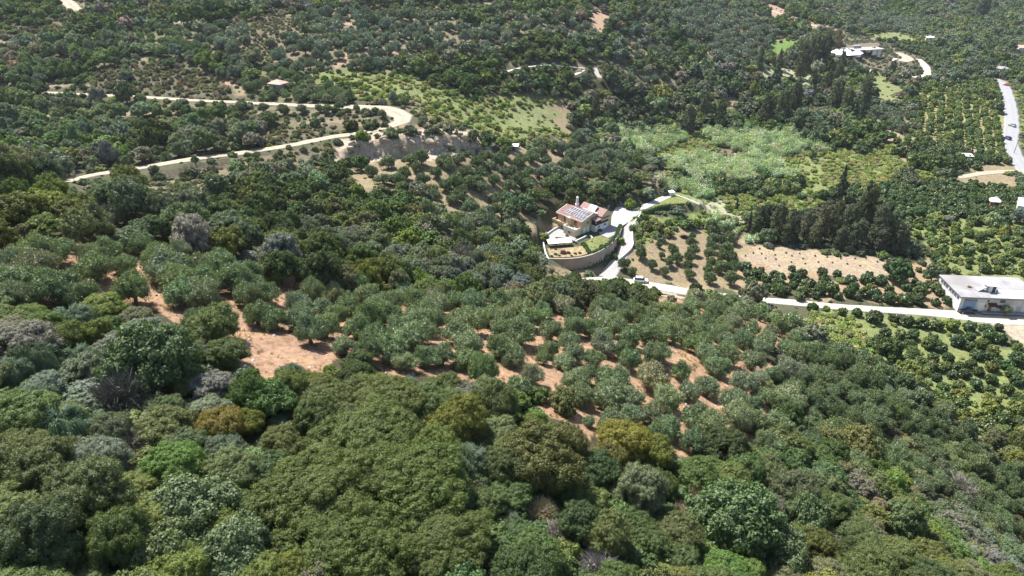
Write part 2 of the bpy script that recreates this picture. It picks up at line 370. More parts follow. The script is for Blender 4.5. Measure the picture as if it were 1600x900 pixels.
POLY = [
 ('mid',[(-900,280),(160,300),(330,330),(330,290),(500,245),(600,300),(700,330),(800,345),(860,430),(1010,440),(1100,470),(1220,490),(1230,560),(2600,800),(2600,3000),(-900,3000)]),
 ('near',[(-900,470),(0,470),(280,500),(600,580),(820,600),(960,700),(1215,690),(1240,560),(1600,760),(2600,860),(2600,3000),(-900,3000)]),
 ('ridge',[(-900,270),(0,275),(100,285),(330,330),(480,380),(560,420),(520,445),(400,420),(300,405),(200,385),(60,375),(0,400),(-900,420)]),
 ('midd',[(320,290),(420,262),(550,260),(560,300),(500,330),(470,380),(400,370),(330,330)]),
 ('midg',[(660,330),(720,340),(790,350),(800,400),(760,420),(690,390)]),
 ('mid',[(790,330),(850,370),(860,430),(800,430),(780,380)]),
 # upper left slopes
 ('far',[(-900,-300),(260,-300),(260,60),(160,110),(235,150),(235,290),(160,300),(-900,290)]),
 ('slope',[(170,285),(330,252),(450,233),(530,220),(560,215),(560,255),(500,262),(400,262),(325,300),(300,335),(230,320),(160,300)]),
 ('slope',[(240,158),(440,168),(560,173),(600,183),(600,192),(560,186),(470,186),(440,178),(380,178),(240,174)]),
 ('phry',[(400,200),(470,188),(530,196),(500,212),(430,222),(390,222)]),
 ('midd',[(235,178),(380,182),(460,190),(400,205),(330,225),(240,238),(160,235),(200,200)]),
 ('scrubg',[(35,45),(110,20),(200,14),(190,42),(120,54),(60,62)]),
 ('scrubg',[(150,108),(240,95),(330,112),(400,128),(390,152),(240,149),(160,138)]),
 ('scrubg',[(330,28),(385,20),(400,60),(370,75),(345,60)]),
 ('deepg',[(0,0),(90,8),(100,30),(60,40),(0,38)]),('deepg',[(120,25),(190,30),(180,62),(130,55)]),('deepg',[(320,60),(365,70),(370,112),(330,122),(315,95)]),
 ('farolg',[(200,40),(300,44),(345,72),(330,90),(270,86),(215,66)]),
 ('farolg',[(398,102),(450,106),(560,148),(500,160),(440,160),(400,135)]),
 ('bigol',[(282,58),(345,50),(425,42),(500,12),(560,18),(700,22),(790,55),(790,88),(700,86),(630,98),(565,106),(500,118),(430,100),(380,95)]),
 ('scrubg',[(560,8),(700,10),(720,22),(560,22)]),
 ('deepg',[(660,105),(740,92),(800,96),(800,140),(740,150),(700,145),(670,130)]),
 ('deepg',[(800,60),(870,50),(925,75),(925,98),(860,96),(800,92)]),('deepg',[(820,108),(900,108),(925,125),(900,150),(840,146)]),
 ('bigol',[(800,30),(925,38),(925,62),(870,50),(800,58)]),('bigol',[(1040,20),(1100,8),(1190,20),(1200,60),(1190,110),(1130,100),(1070,70)]),
 ('bigol',[(960,50),(1045,62),(1050,100),(990,96)]),('scrubg',[(930,88),(990,96),(1010,112),(950,125)]),
 ('deepg',[(1205,30),(1250,28),(1252,55),(1206,58)]),('deepg',[(1380,2),(1480,8),(1560,20),(1560,30),(1440,32),(1380,20)]),('deepg',[(1480,40),(1600,38),(1600,52),(1490,56)]),
 ('bigol',[(1330,24),(1440,30),(1480,52),(1400,50),(1340,46)]),('scrubg',[(1460,60),(1600,60),(1600,72),(1470,74)]),('citrusx',[(1490,76),(1600,78),(1600,100),(1500,98)]),
 ('phry',[(385,65),(405,20),(440,15),(470,30),(440,60),(430,100),(395,110)]),
 ('slope',[(600,150),(640,160),(700,180),(760,215),(690,215),(650,200),(640,175)]),
 ('cliff',[(525,222),(600,207),(650,203),(700,205),(745,208),(770,222),(740,240),(660,250),(600,256),(540,252)]),
 ('green',[(470,110),(560,108),(640,118),(740,150),(870,150),(890,170),(930,190),(940,215),(860,215),(800,225),(770,215),(640,160),(560,150)]),
 ('meadow',[(800,165),(870,158),(880,175),(850,200),(810,200),(780,190)]),
 ('dry',[(860,155),(885,160),(890,180),(915,205),(885,212),(860,190)]),
 ('grove2',[(550,262),(610,250),(700,243),(750,232),(800,225),(880,225),(880,290),(840,330),(790,340),(700,325),(640,310),(590,310),(545,290)]),
 ('dry',[(550,262),(620,250),(680,246),(640,262),(600,280),(590,310),(545,290)]),
 ('grove3',[(870,225),(950,235),(1010,262),(1020,290),(960,318),(880,312),(840,322)]),
 ('dry',[(800,330),(850,335),(850,352),(880,362),(862,372),(830,360)]),
 ('bare',[(990,270),(1040,262),(1045,285),(1020,300),(1000,300)]),
 # valley
 ('green',[(1040,250),(1290,245),(1420,250),(1480,290),(1420,340),(1290,365),(1180,345),(1120,330),(1050,300)]),
 ('bramble',[(940,212),(980,198),(1060,202),(1180,203),(1260,205),(1290,232),(1240,248),(1225,272),(1120,278),(1050,262),(950,232)]),
 ('reed',[(942,213),(985,197),(1040,199),(1066,208),(1062,222),(1020,236),(975,238),(948,228)]),
 ('reed',[(1105,206),(1150,202),(1215,206),(1245,212),(1288,232),(1240,240),(1185,238),(1130,228),(1098,216)]),
 ('reed',[(1048,243),(1090,238),(1130,248),(1175,236),(1210,246),(1232,262),(1215,276),(1150,279),(1100,276),(1058,264)]),
 ('bare',[(1110,233),(1150,232),(1170,238),(1130,243)]),
 ('reed',[(1045,277),(1085,278),(1100,292),(1098,305),(1060,300),(1045,290)]),
 ('reed',[(1100,310),(1150,340),(1170,370),(1150,372),(1120,345)]),
 ('citrusx',[(1045,268),(1120,282),(1250,285),(1260,300),(1200,320),(1120,315),(1095,300),(1090,282)]),
 ('citrusx',[(1290,300),(1420,282),(1500,278),(1600,300),(1700,320),(1700,350),(1500,345),(1400,335),(1300,325)]),
 ('bramble',[(1280,240),(1350,215),(1440,240),(1440,270),(1400,290),(1300,290)]),
 ('bramble',[(1090,300),(1290,310),(1280,345),(1190,345),(1150,335)]),
 ('fard',[(890,190),(900,130),(1000,110),(1160,120),(1290,150),(1360,180),(1360,235),(1290,232),(1220,205),(1070,200),(980,196),(950,210)]),
 ('farol',[(940,120),(980,100),(1050,110),(1080,130),(1010,140)]),
 ('farol',[(1345,160),(1430,180),(1440,200),(1400,210),(1350,180)]),
 ('paleg',[(1180,105),(1230,105),(1290,120),(1280,135),(1190,128)]),
 ('vine',[(1198,66),(1250,60),(1256,72),(1222,86),(1198,84)]),
 ('meadow',[(1350,50),(1440,50),(1450,62),(1400,72),(1360,62)]),
 ('meadow',[(1355,115),(1400,120),(1410,140),(1400,165),(1370,160),(1355,140)]),
 ('bare',[(1310,40),(1350,55),(1420,75),(1440,90),(1420,118),(1370,118),(1330,100),(1300,80),(1305,55)]),
 ('meadow',[(1545,0),(1600,0),(1700,30),(1600,28),(1545,18)]),
 ('far',[(1440,0),(1700,0),(1700,110),(1500,110),(1450,100),(1440,60)]),
 ('citrusx',[(1380,62),(1450,70),(1500,100),(1480,108),(1430,85)]),
 ('citrusn',[(1425,140),(1480,128),(1562,124),(1572,170),(1562,215),(1580,245),(1560,262),(1500,255),(1420,245),(1400,215),(1440,200)]),
 ('citrusd',[(1398,222),(1450,222),(1560,240),(1575,256),(1500,258),(1410,247)]),
 ('green',[(1592,130),(1700,130),(1700,260),(1610,258),(1598,200)]),
 ('dry',[(1500,262),(1580,255),(1600,290),(1560,292),(1510,284)]),
 ('citrusy',[(1400,345),(1600,350),(1700,360),(1700,440),(1560,440),(1480,430),(1420,400),(1400,380)]),
 ('citrusd',[(1380,392),(1420,392),(1480,425),(1475,460),(1420,440),(1390,418)]),
 ('conifer',[(1165,335),(1200,322),(1290,325),(1330,300),(1400,335),(1440,390),(1435,405),(1370,402),(1290,392),(1190,376)]),
 ('field',[(1150,374),(1190,378),(1330,400),(1385,406),(1400,430),(1340,436),(1240,428),(1150,412)]),
 ('citrusd',[(1148,412),(1240,428),(1340,434),(1420,436),(1490,455),(1490,478),(1400,474),(1220,462),(1150,452)]),
 ('dry',[(985,400),(1000,375),(1040,352),(1160,352),(1150,400),(1152,455),(1080,452),(1000,436),(985,420)]),
 ('green',[(985,345),(1005,330),(1050,340),(1100,335),(1120,350),(1040,352),(1000,380),(985,395)]),
 ('paleg',[(1100,305),(1170,350),(1150,350),(1095,322)]),
 ('lawn',[(1003,325),(1050,303),(1094,318),(1060,318),(1030,322),(1006,332)]),
 ('citrus',[(1340,488),(1500,495),(1540,505),(1560,540),(1620,560),(1700,600),(1700,720),(1600,690),(1560,640),(1450,600),(1400,560),(1350,540)]),
 ('citrusy',[(1430,590),(1520,600),(1700,640),(1700,760),(1590,705),(1520,680),(1450,640)]),
 ('bramble',[(1262,482),(1350,490),(1365,545),(1420,590),(1460,640),(1400,600),(1340,560),(1265,540)]),
 ('dirt',[(1530,497),(1800,500),(1800,640),(1600,548),(1572,528),(1560,510)]),
 ('dirt',[(1020,446),(1080,452),(1085,462),(1050,466),(1018,458)]),
 ('fsoil',[(918,22),(932,16),(950,20),(948,42),(940,52),(925,46)]),
 ('fsoil',[(1000,22),(1012,30),(1012,36),(1002,34)]),('fsoil',[(1050,22),(1064,30),(1062,40),(1052,34)]),
 ('fsoil',[(1053,80),(1060,82),(1068,108),(1070,119),(1064,118),(1056,95)]),('fsoil',[(925,53),(938,56),(930,62)]),
 ('fsoil',[(926,70),(938,70),(935,82),(928,80)]),('fsoil',[(1020,55),(1032,57),(1030,62),(1020,60)]),('fsoil',[(1082,30),(1110,32),(1106,38),(1085,36)]),
 ('fsoil',[(1092,70),(1098,76),(1108,88),(1102,86)]),('fsoil',[(1283,14),(1300,10),(1306,18),(1296,26),(1284,22)]),('fsoil',[(1335,22),(1350,24),(1346,32),(1338,30)]),
 ('fsoil',[(525,33),(547,33),(547,40),(527,40)]),('fsoil',[(592,28),(608,30),(604,36),(594,36)]),('fsoil',[(650,30),(668,32),(664,38),(652,38)]),('fsoil',[(545,65),(550,80),(545,95),(530,105),(522,100),(535,88)]),
 ('fsoil',[(676,84),(685,82),(684,90),(676,90)]),('fsoil',[(618,78),(632,78),(630,84),(618,84)]),('fpath',[(183,27),(190,26),(198,40),(192,42)]),('fpath',[(148,62),(162,62),(164,68),(150,68)]),('fpath',[(185,72),(205,76),(215,84),(190,76)]),
 ('fpath',[(264,30),(288,27),(288,36),(268,36)]),('fsoil',[(335,127),(358,122),(372,128),(360,136)]),('fsoil',[(0,2),(10,2),(8,10),(0,10)]),('fsoil',[(75,152),(85,148),(90,156),(80,162)]),
 ('fsoil',[(1345,178),(1355,174),(1354,188),(1346,190)]),('fsoil',[(1380,198),(1405,206),(1398,224),(1384,218)]),('dry',[(1100,160),(1160,150),(1165,160),(1110,172)]),('dry',[(1000,168),(1060,165),(1050,175),(1000,176)]),
 ('fsoil',[(1195,0),(1230,14),(1225,30),(1205,26)]),('dry',[(1225,20),(1290,38),(1310,50),(1290,52),(1240,36)]),('dry',[(770,148),(798,146),(798,152),(775,154)]),('dry',[(360,130),(400,140),(395,148),(365,142)]),
 ('dry',[(850,412),(880,418),(905,417),(940,408),(950,425),(900,432),(858,430)]),
 ('midd',[(800,298),(880,292),(960,282),(990,285),(1003,300),(985,314),(960,320),(880,332),(845,347),(820,335)]),
 ('mid',[(800,440),(1035,440),(1035,463),(1000,474),(900,478),(800,462)]),
 # the near grove
 ('grove',[(-900,420),(0,402),(40,385),(120,375),(220,380),(300,400),(400,420),(520,448),(620,458),(700,458),(800,468),(860,480),(1000,478),(1045,468),(1100,464),(1200,480),(1240,490),(1265,545),(1200,560),(1215,690),(1080,700),(960,700),(880,650),(820,600),(700,590),(600,580),(480,560),(400,575),(350,510),(280,500),(180,490),(0,470),(-900,480)]),
 ('dense',[(1200,545),(1240,545),(1330,540),(1420,590),(1480,640),(1530,690),(1620,760),(2200,900),(2200,980),(1600,860),(1400,760),(1225,660),(1205,600)]),
 ('soil',[(350,505),(362,465),(385,500),(420,520),(450,525),(480,520),(520,562),(500,580),(410,594),(370,572)]),
 ('soil',[(825,600),(850,578),(870,570),(880,600),(890,630),(935,650),(930,700),(880,695),(840,650)]),
 ('soil',[(200,412),(225,420),(250,450),(285,480),(290,505),(230,500),(215,440)]),
 ('soil',[(130,425),(150,430),(195,490),(165,495),(140,465)]),
 ('soil',[(1030,535),(1060,542),(1085,555),(1070,562),(1040,548)]),
 ('soil',[(1160,497),(1200,503),(1245,535),(1240,548),(1200,532),(1165,512)]),
]
SHARP = ('field', 'lawn', 'vine', 'dirt', 'white', 'fpath', 'fsoil')
def terrace(x, y, h):
    return (((h + .9*np.sin(x*.021+1)+.7*np.sin(y*.03))/4.6) % 1.0) < .17 + .06*np.sin(x*.09+y*.05)
def classify(x, y, z):
    jx = 1.3*np.sin(x*0.31+y*0.17)+0.8*np.sin(y*0.77-x*0.5); jy = 1.3*np.sin(y*0.29-x*0.21+1)+0.8*np.sin(x*0.83+y*0.4)
    px, py, D = project(x+jx, y+jy, z)
    k = np.clip((D-150)/90, 0, 1)*2.2
    n2 = np.sin(x*.21+1.7*np.sin(y*.13))*1.6 + np.sin(y*.47+x*.39)
    sx, sy, _ = project(x+jx+k*n2, y+jy+k*np.sin(x*.33-y*.27+1)*1.6, z)
    c = np.full(px.shape, ORDER.index('far'))
    for name, poly in POLY:
        ii = ORDER.index(name)
        m = inpoly(px, py, poly) if name in SHARP else inpoly(sx, sy, poly)
        c[m] = ii
    c[y < 20] = ORDER.index('near')
    return c

# ------------------------------------------------------------------ materials
MATS = {}
def nodes_of(m):
    m.use_nodes = True
    nt = m.node_tree; nt.nodes.clear()
    return nt, nt.nodes, nt.links
def mat(name, rgb, rough=.8, var=.12, scale=3.0, bump=.0, metal=0.0, spec=.3, dirt=0.0, alpha=None):
    if name in MATS: return MATS[name]
    m = bpy.data.materials.new(name); nt, N, L = nodes_of(m)
    out = N.new('ShaderNodeOutputMaterial'); b = N.new('ShaderNodeBsdfPrincipled')
    b.inputs['Roughness'].default_value = rough; b.inputs['Metallic'].default_value = metal
    b.inputs['Specular IOR Level'].default_value = spec
    tc = N.new('ShaderNodeTexCoord'); nz = N.new('ShaderNodeTexNoise'); nz.inputs['Scale'].default_value = scale; nz.inputs['Detail'].default_value = 5
    L.new(tc.outputs['Object'], nz.inputs['Vector'])
    mx = N.new('ShaderNodeMix'); mx.data_type = 'RGBA'
    a = [c*(1-var*1.6) for c in rgb]; c2 = [min(1, c*(1+var)) for c in rgb]
    mx.inputs[6].default_value = (*a, 1); mx.inputs[7].default_value = (*c2, 1)
    rp = N.new('ShaderNodeMapRange'); rp.inputs[1].default_value = .3; rp.inputs[2].default_value = .7
    L.new(nz.outputs[0], rp.inputs[0]); L.new(rp.outputs[0], mx.inputs[0])
    src = mx.outputs[2]
    if dirt:
        n2 = N.new('ShaderNodeTexNoise'); n2.inputs['Scale'].default_value = scale*.25; n2.inputs['Detail'].default_value = 8; n2.inputs['Roughness'].default_value = .7
        L.new(tc.outputs['Object'], n2.inputs['Vector'])
        r2 = N.new('ShaderNodeMapRange'); r2.inputs[1].default_value = .48; r2.inputs[2].default_value = .68; r2.inputs[4].default_value = dirt
        L.new(n2.outputs[0], r2.inputs[0])
        m2 = N.new('ShaderNodeMix'); m2.data_type = 'RGBA'; m2.inputs[7].default_value = (.16, .14, .12, 1)
        L.new(r2.outputs[0], m2.inputs[0]); L.new(src, m2.inputs[6]); src = m2.outputs[2]
    L.new(src, b.inputs['Base Color'])
    if bump:
        bp = N.new('ShaderNodeBump'); bp.inputs['Strength'].default_value = bump; bp.inputs['Distance'].default_value = .05
        L.new(nz.outputs[0], bp.inputs['Height']); L.new(bp.outputs[0], b.inputs['Normal'])
    L.new(b.outputs[0], out.inputs[0]); MATS[name] = m
    return m
def foliage(name, trans=.25, hue=.3, rough=.55, back=None, gl=.06):
    if name in MATS: return MATS[name]
    m = bpy.data.materials.new(name); nt, N, L = nodes_of(m)
    out = N.new('ShaderNodeOutputMaterial')
    at = N.new('ShaderNodeAttribute'); at.attribute_type = 'INSTANCER'; at.attribute_name = 'tint'
    lv = N.new('ShaderNodeAttribute'); lv.attribute_type = 'GEOMETRY'; lv.attribute_name = 'leaf'
    # leaf: 0..1 random per leaf, kept low on cores as painted inner shade; scales brightness and shifts towards yellow
    mr = N.new('ShaderNodeMapRange'); mr.inputs[3].default_value = 1-hue*1.4; mr.inputs[4].default_value = 1+hue*1.8
    L.new(lv.outputs['Fac'], mr.inputs[0])
    vm = N.new('ShaderNodeVectorMath'); vm.operation = 'SCALE'
    L.new(at.outputs['Color'], vm.inputs[0]); L.new(mr.outputs[0], vm.inputs['Scale'])
    hs = N.new('ShaderNodeHueSaturation')
    oi = N.new('ShaderNodeObjectInfo')
    m3 = N.new('ShaderNodeMapRange'); m3.inputs[3].default_value = .485; m3.inputs[4].default_value = .515
    L.new(oi.outputs['Random'], m3.inputs[0]); L.new(m3.outputs[0], hs.inputs['Hue'])
    L.new(vm.outputs[0], hs.inputs['Color'])
    col = hs.outputs[0]
    if back:
        ge = N.new('ShaderNodeNewGeometry'); mb = N.new('ShaderNodeMix'); mb.data_type = 'RGBA'
        mult = N.new('ShaderNodeMath'); mult.operation = 'MULTIPLY'; mult.inputs[1].default_value = .5
        L.new(ge.outputs['Backfacing'], mult.inputs[0]); L.new(mult.outputs[0], mb.inputs[0])
        L.new(col, mb.inputs[6]); mb.inputs[7].default_value = (*back, 1); col = mb.outputs[2]
    d = N.new('ShaderNodeBsdfDiffuse'); t = N.new('ShaderNodeBsdfTranslucent'); g = N.new('ShaderNodeBsdfGlossy')
    g.inputs['Roughness'].default_value = rough; g.inputs['Color'].default_value = (.9, .95, 1, 1)
    tc = N.new('ShaderNodeVectorMath'); tc.operation = 'MULTIPLY'; tc.inputs[1].default_value = (1.25, 1.35, .55)
    L.new(col, tc.inputs[0])
    L.new(col, d.inputs['Color']); L.new(tc.outputs[0], t.inputs['Color'])
    ms = N.new('ShaderNodeMixShader'); ms.inputs[0].default_value = trans
    L.new(d.outputs[0], ms.inputs[1]); L.new(t.outputs[0], ms.inputs[2])
    mg = N.new('ShaderNodeMixShader'); mg.inputs[0].default_value = gl
    L.new(ms.outputs[0], mg.inputs[1]); L.new(g.outputs[0], mg.inputs[2])
    L.new(mg.outputs[0], out.inputs[0]); MATS[name] = m
    return m
M_LEAF = foliage('leaf_foliage', .25, .2, .6, gl=.02)
M_OLIVE = foliage('olive_foliage', .15, .22, .45, back=(.16,.19,.11), gl=.025)
M_CITRUS = foliage('citrus_foliage', .22, .22, .4, gl=.03)
M_CONIF = foliage('conifer_foliage', .05, .3, .7, gl=.02)
M_CANE = foliage('cane_foliage', .3, .25, .5, gl=.06)
M_TWIG = foliage('dry_twigs', .0, .3, .8, gl=.01)
M_BARK = mat('bark', (.16,.125,.09), .9, .3, 6, .3)
M_BARKG = mat('grey_bark', (.30,.27,.24), .9, .3, 6, .3)

def ground_material():
    m = bpy.data.materials.new('ground_soil'); nt, N, L = nodes_of(m)
    out = N.new('ShaderNodeOutputMaterial'); b = N.new('ShaderNodeBsdfPrincipled')
    b.inputs['Roughness'].default_value = .95; b.inputs['Specular IOR Level'].default_value = .1
    at = N.new('ShaderNodeAttribute'); at.attribute_name = 'soil_colour'
    tc = N.new('ShaderNodeTexCoord')
    def noise(s, d=6, r=.6):
        n = N.new('ShaderNodeTexNoise'); n.inputs['Scale'].default_value = s; n.inputs['Detail'].default_value = d; n.inputs['Roughness'].default_value = r
        L.new(tc.outputs['Object'], n.inputs['Vector']); return n
    n1, n2, n3 = noise(.12, 6, .65), noise(1.1, 6, .7), noise(5.5, 5, .7)
    def rng(s, lo, hi, a, c):
        r = N.new('ShaderNodeMapRange'); r.inputs[1].default_value = lo; r.inputs[2].default_value = hi; r.inputs[3].default_value = a; r.inputs[4].default_value = c
        L.new(s, r.inputs[0]); return r.outputs[0]
    # straw patches over the soil
    mx = N.new('ShaderNodeMix'); mx.data_type = 'RGBA'
    straw = N.new('ShaderNodeVectorMath'); straw.operation = 'MULTIPLY'; straw.inputs[1].default_value = (1.12, 1.14, .98)
    L.new(at.outputs['Color'], straw.inputs[0])
    L.new(rng(n1.outputs[0], .42, .62, 0, .8), mx.inputs[0]); L.new(at.outputs['Color'], mx.inputs[6]); L.new(straw.outputs[0], mx.inputs[7])
    s1 = N.new('ShaderNodeVectorMath'); s1.operation = 'SCALE'; L.new(mx.outputs[2], s1.inputs[0]); L.new(rng(n2.outputs[0], .28, .72, .55, 1.35), s1.inputs['Scale'])
    s2 = N.new('ShaderNodeVectorMath'); s2.operation = 'SCALE'; L.new(s1.outputs[0], s2.inputs[0]); L.new(rng(n3.outputs[0], .28, .72, .6, 1.35), s2.inputs['Scale'])
    L.new(s2.outputs[0], b.inputs['Base Color'])
    bp = N.new('ShaderNodeBump'); bp.inputs['Strength'].default_value = .7; bp.inputs['Distance'].default_value = .25
    L.new(n2.outputs[0], bp.inputs['Height'])
    b2 = N.new('ShaderNodeBump'); b2.inputs['Strength'].default_value = .6; b2.inputs['Distance'].default_value = .08
    L.new(n3.outputs[0], b2.inputs['Height']); L.new(bp.outputs[0], b2.inputs['Normal']); L.new(b2.outputs[0], b.inputs['Normal'])
    L.new(b.outputs[0], out.inputs[0])
    return m

# ------------------------------------------------------------------ tagging helpers
def tag(o, label=None, cat=None, group=None, kind=None):
    if label: o['label'] = label
    if cat: o['category'] = cat
    if group: o['group'] = group
    if kind: o['kind'] = kind
    return o
def mesh_np(name, verts, quads=None, tris=None, mats=(), smooth=False, leaf=None, midx=None):
    me = bpy.data.meshes.new(name)
    verts = np.asarray(verts, np.float32)
    nq = 0 if quads is None else len(quads); ntr = 0 if tris is None else len(tris)
    me.vertices.add(len(verts)); me.vertices.foreach_set('co', verts.ravel())
    loops = []
    if nq: loops.append(np.asarray(quads, np.int32).ravel())
    if ntr: loops.append(np.asarray(tris, np.int32).ravel())
    loops = np.concatenate(loops)
    me.loops.add(len(loops)); me.loops.foreach_set('vertex_index', loops)
    me.polygons.add(nq + ntr)
    st = np.concatenate([np.arange(nq)*4, nq*4 + np.arange(ntr)*3]).astype(np.int32)
    me.polygons.foreach_set('loop_start', st)
    if midx is not None: me.polygons.foreach_set('material_index', np.asarray(midx, np.int32))
    if leaf is not None:
        a = me.attributes.new('leaf', 'FLOAT', 'FACE'); a.data.foreach_set('value', np.asarray(leaf, np.float32))
    for m in mats: me.materials.append(m)
    me.update(calc_edges=True)
    me.polygons.foreach_set('use_smooth', np.full(nq+ntr, smooth))
    me.validate(verbose=False)
    return me
def link(name, me, parent=None, loc=None, rz=0.0, scl=None):
    o = bpy.data.objects.new(name, me); COL.objects.link(o)
    if parent is not None: o.parent = parent
    if loc is not None: o.location = loc
    if rz: o.rotation_euler = (0, 0, rz)
    if scl is not None: o.scale = scl if hasattr(scl, '__len__') else (scl,)*3
    return o

# ------------------------------------------------------------------ the ground sheet
def build_ground():
    r = [0.0]; d = 6.0
    rs = [8.0]
    while rs[-1] < 1500:
        rr = rs[-1]
        rs.append(rr * (1.0052 if 190 < rr < 260 else 1.0078) if rr > 40 else rr + .7)
    rs = np.array(rs + [1700, 2100, 2800, 4000, 6500, 11000])
    th = np.concatenate([np.linspace(rad(-180), rad(-56), 50)[:-1], np.linspace(rad(-56), rad(56), 520), np.linspace(rad(56), rad(180), 50)[1:]])
    R, T = np.meshgrid(rs, th, indexing='ij')
    X = R*np.sin(T); Y = R*np.cos(T) - 10.0
    h = hfin(X.ravel(), Y.ravel())
    far = np.clip((R.ravel()-1400)/1200, 0, 1)
    h = h*(1-far) + np.where(far > 0, 20*far, 0)
    nx, ny = R.shape
    # collapse seam at +-180: fine, the ends coincide
    c = classify(X.ravel(), Y.ravel(), h)
    pal = np.array([CLS[k][0] for k in ORDER])
    col = pal[c]
    tr = terrace(X.ravel(), Y.ravel(), h) & np.isin(c, [ORDER.index('far'), ORDER.index('farol')]) & (h > 14)
    col[tr] = np.array([.20, .155, .105])
    # bare earth at road edges
    v = np.stack([X.ravel(), Y.ravel(), h], 1)
    i, j = np.meshgrid(np.arange(nx-1), np.arange(ny-1), indexing='ij')
    a = (i*ny+j).ravel(); quads = np.stack([a, a+1, a+ny+1, a+ny], 1)[:, ::-1]
    cv = np.array([[0, -10, float(hfin([0.0], [-10.0])[0])]])
    tris = np.array([[len(v), k, k+1] for k in range(ny-1)])[:, ::-1]
    v = np.concatenate([v, cv]); col = np.concatenate([col, [LITTER]])
    me = mesh_np('ground', v, quads, tris, [ground_material()], smooth=True)
    ca = me.color_attributes.new('soil_colour', 'FLOAT_COLOR', 'POINT')
    rr = np.random.default_rng(3)
    col = np.concatenate([col, np.ones((len(col), 1))], 1)
    ca.data.foreach_set('color', col.astype(np.float32).ravel())
    o = link('ground', me); tag(o, kind='structure', label='hillside and valley ground of dry soil, litter and grass')
    # make normals face up
    return o
ground = build_ground()

def road_mat(name, rgb, weed, var):
    m = mat(name, rgb, .95, var, .6, .4, dirt=.2); nt = m.node_tree; N, L = nt.nodes, nt.links
    b = [n for n in N if n.type == 'BSDF_PRINCIPLED'][0]; src = b.inputs['Base Color'].links[0].from_socket
    at = N.new('ShaderNodeAttribute'); at.attribute_name = 'across'
    r = N.new('ShaderNodeMapRange'); r.inputs[1].default_value = .0; r.inputs[2].default_value = .32; r.inputs[3].default_value = 1; r.inputs[4].default_value = 0; L.new(at.outputs['Fac'], r.inputs[0])
    r3 = N.new('ShaderNodeMapRange'); r3.inputs[1].default_value = .72; r3.inputs[2].default_value = 1.0; L.new(at.outputs['Fac'], r3.inputs[0])
    ad = N.new('ShaderNodeMath'); ad.operation = 'ADD'; L.new(r.outputs[0], ad.inputs[0]); L.new(r3.outputs[0], ad.inputs[1])
    tc = N.new('ShaderNodeTexCoord'); nz = N.new('ShaderNodeTexNoise'); nz.inputs['Scale'].default_value = .35; nz.inputs['Detail'].default_value = 8; nz.inputs['Roughness'].default_value = .75; L.new(tc.outputs['Object'], nz.inputs['Vector'])
    r2 = N.new('ShaderNodeMapRange'); r2.inputs[1].default_value = .36; r2.inputs[2].default_value = .56; L.new(nz.outputs[0], r2.inputs[0])
    mu = N.new('ShaderNodeMath'); mu.operation = 'MULTIPLY'; L.new(ad.outputs[0], mu.inputs[0]); L.new(r2.outputs[0], mu.inputs[1])
    cl = N.new('ShaderNodeMath'); cl.operation = 'MULTIPLY'; cl.use_clamp = True; cl.inputs[1].default_value = .8; L.new(mu.outputs[0], cl.inputs[0])
    mx = N.new('ShaderNodeMix'); mx.data_type = 'RGBA'; L.new(cl.outputs[0], mx.inputs[0]); L.new(src, mx.inputs[6]); mx.inputs[7].default_value = (*weed, 1)
    L.new(mx.outputs[2], b.inputs['Base Color']); return m
M_ROAD = {
 'dirt': road_mat('dirt_road_surface', (.36,.30,.225), (.20,.16,.10), .14),
 'pale': road_mat('pale_gravel', (.44,.40,.335), (.26,.23,.16), .12),
 'concrete': mat('driveway_concrete', (.30,.285,.27), .9, .10, 1.2, .2, dirt=.2),
 'asphalt': mat('old_asphalt', (.25,.25,.25), .9, .08, 1.0, .2, dirt=.1),
}
ROADLAB = {'dirt_road':'pale dirt road looping round the hillside hairpin','farm_road':'white gravel farm road crossing the valley floor','driveway':'grey concrete driveway curving up to the villa',
 'asphalt_road':'pale grey asphalt road at the right edge','farm_lane':'short dirt lane joining the asphalt road','hill_track':'pale track curving below the building site','site_track':'sandy turning place at the building site',
 'terrace_track':'narrow pale terrace track among far trees','hill_path':'short pale path between far trees','ridge_track':'sandy track on the far ridge','hill_road':'dirt road end at the top left corner'}
def build_road(name, key, L):
    P = L[:, :3]; hw = L[:, 3]
    t = np.gradient(P[:, :2], axis=0); t /= np.linalg.norm(t, axis=1)[:, None] + 1e-9
    nrm = np.stack([-t[:, 1], t[:, 0]], 1)
    rg = np.random.default_rng(len(L))
    prof = [(-1.04, -.45), (-1.0, -.06), (-.78, .0), (-.62, -.02), (-.4, -.02), (-.2, .04), (0, .05), (.2, .04), (.4, -.02), (.62, -.02), (.78, .0), (1.0, -.06), (1.04, -.45)]
    V = []
    k = len(L)
    wobl = 1 + .06*np.sin(np.arange(k)*1.7) + (.05*rg.standard_normal(k) if key != 'asphalt' else 0)
    wobr = 1 + .06*np.sin(np.arange(k)*1.1+2) + (.05*rg.standard_normal(k) if key != 'asphalt' else 0)
    for s, z in prof:
        w = hw*s*(wobl if s < 0 else wobr)
        V.append(np.stack([P[:, 0]+nrm[:, 0]*w, P[:, 1]+nrm[:, 1]*w, P[:, 2]+z], 1))
    V = np.concatenate(V); q = []
    for a in range(len(prof)-1):
        for i in range(k-1):
            q.append((a*k+i, a*k+i+1, (a+1)*k+i+1, (a+1)*k+i))
    me = mesh_np(name, V, q, None, [M_ROAD[key]], smooth=True)
    ac = me.attributes.new('across', 'FLOAT', 'POINT'); ac.data.foreach_set('value', np.repeat(np.array([abs(a) for a, b in prof]), k).astype(np.float32))
    o = link(name, me); tag(o, kind='structure', label=ROADLAB[name]); return o
for nm, key, L in ROADS: build_road(nm, key, L)

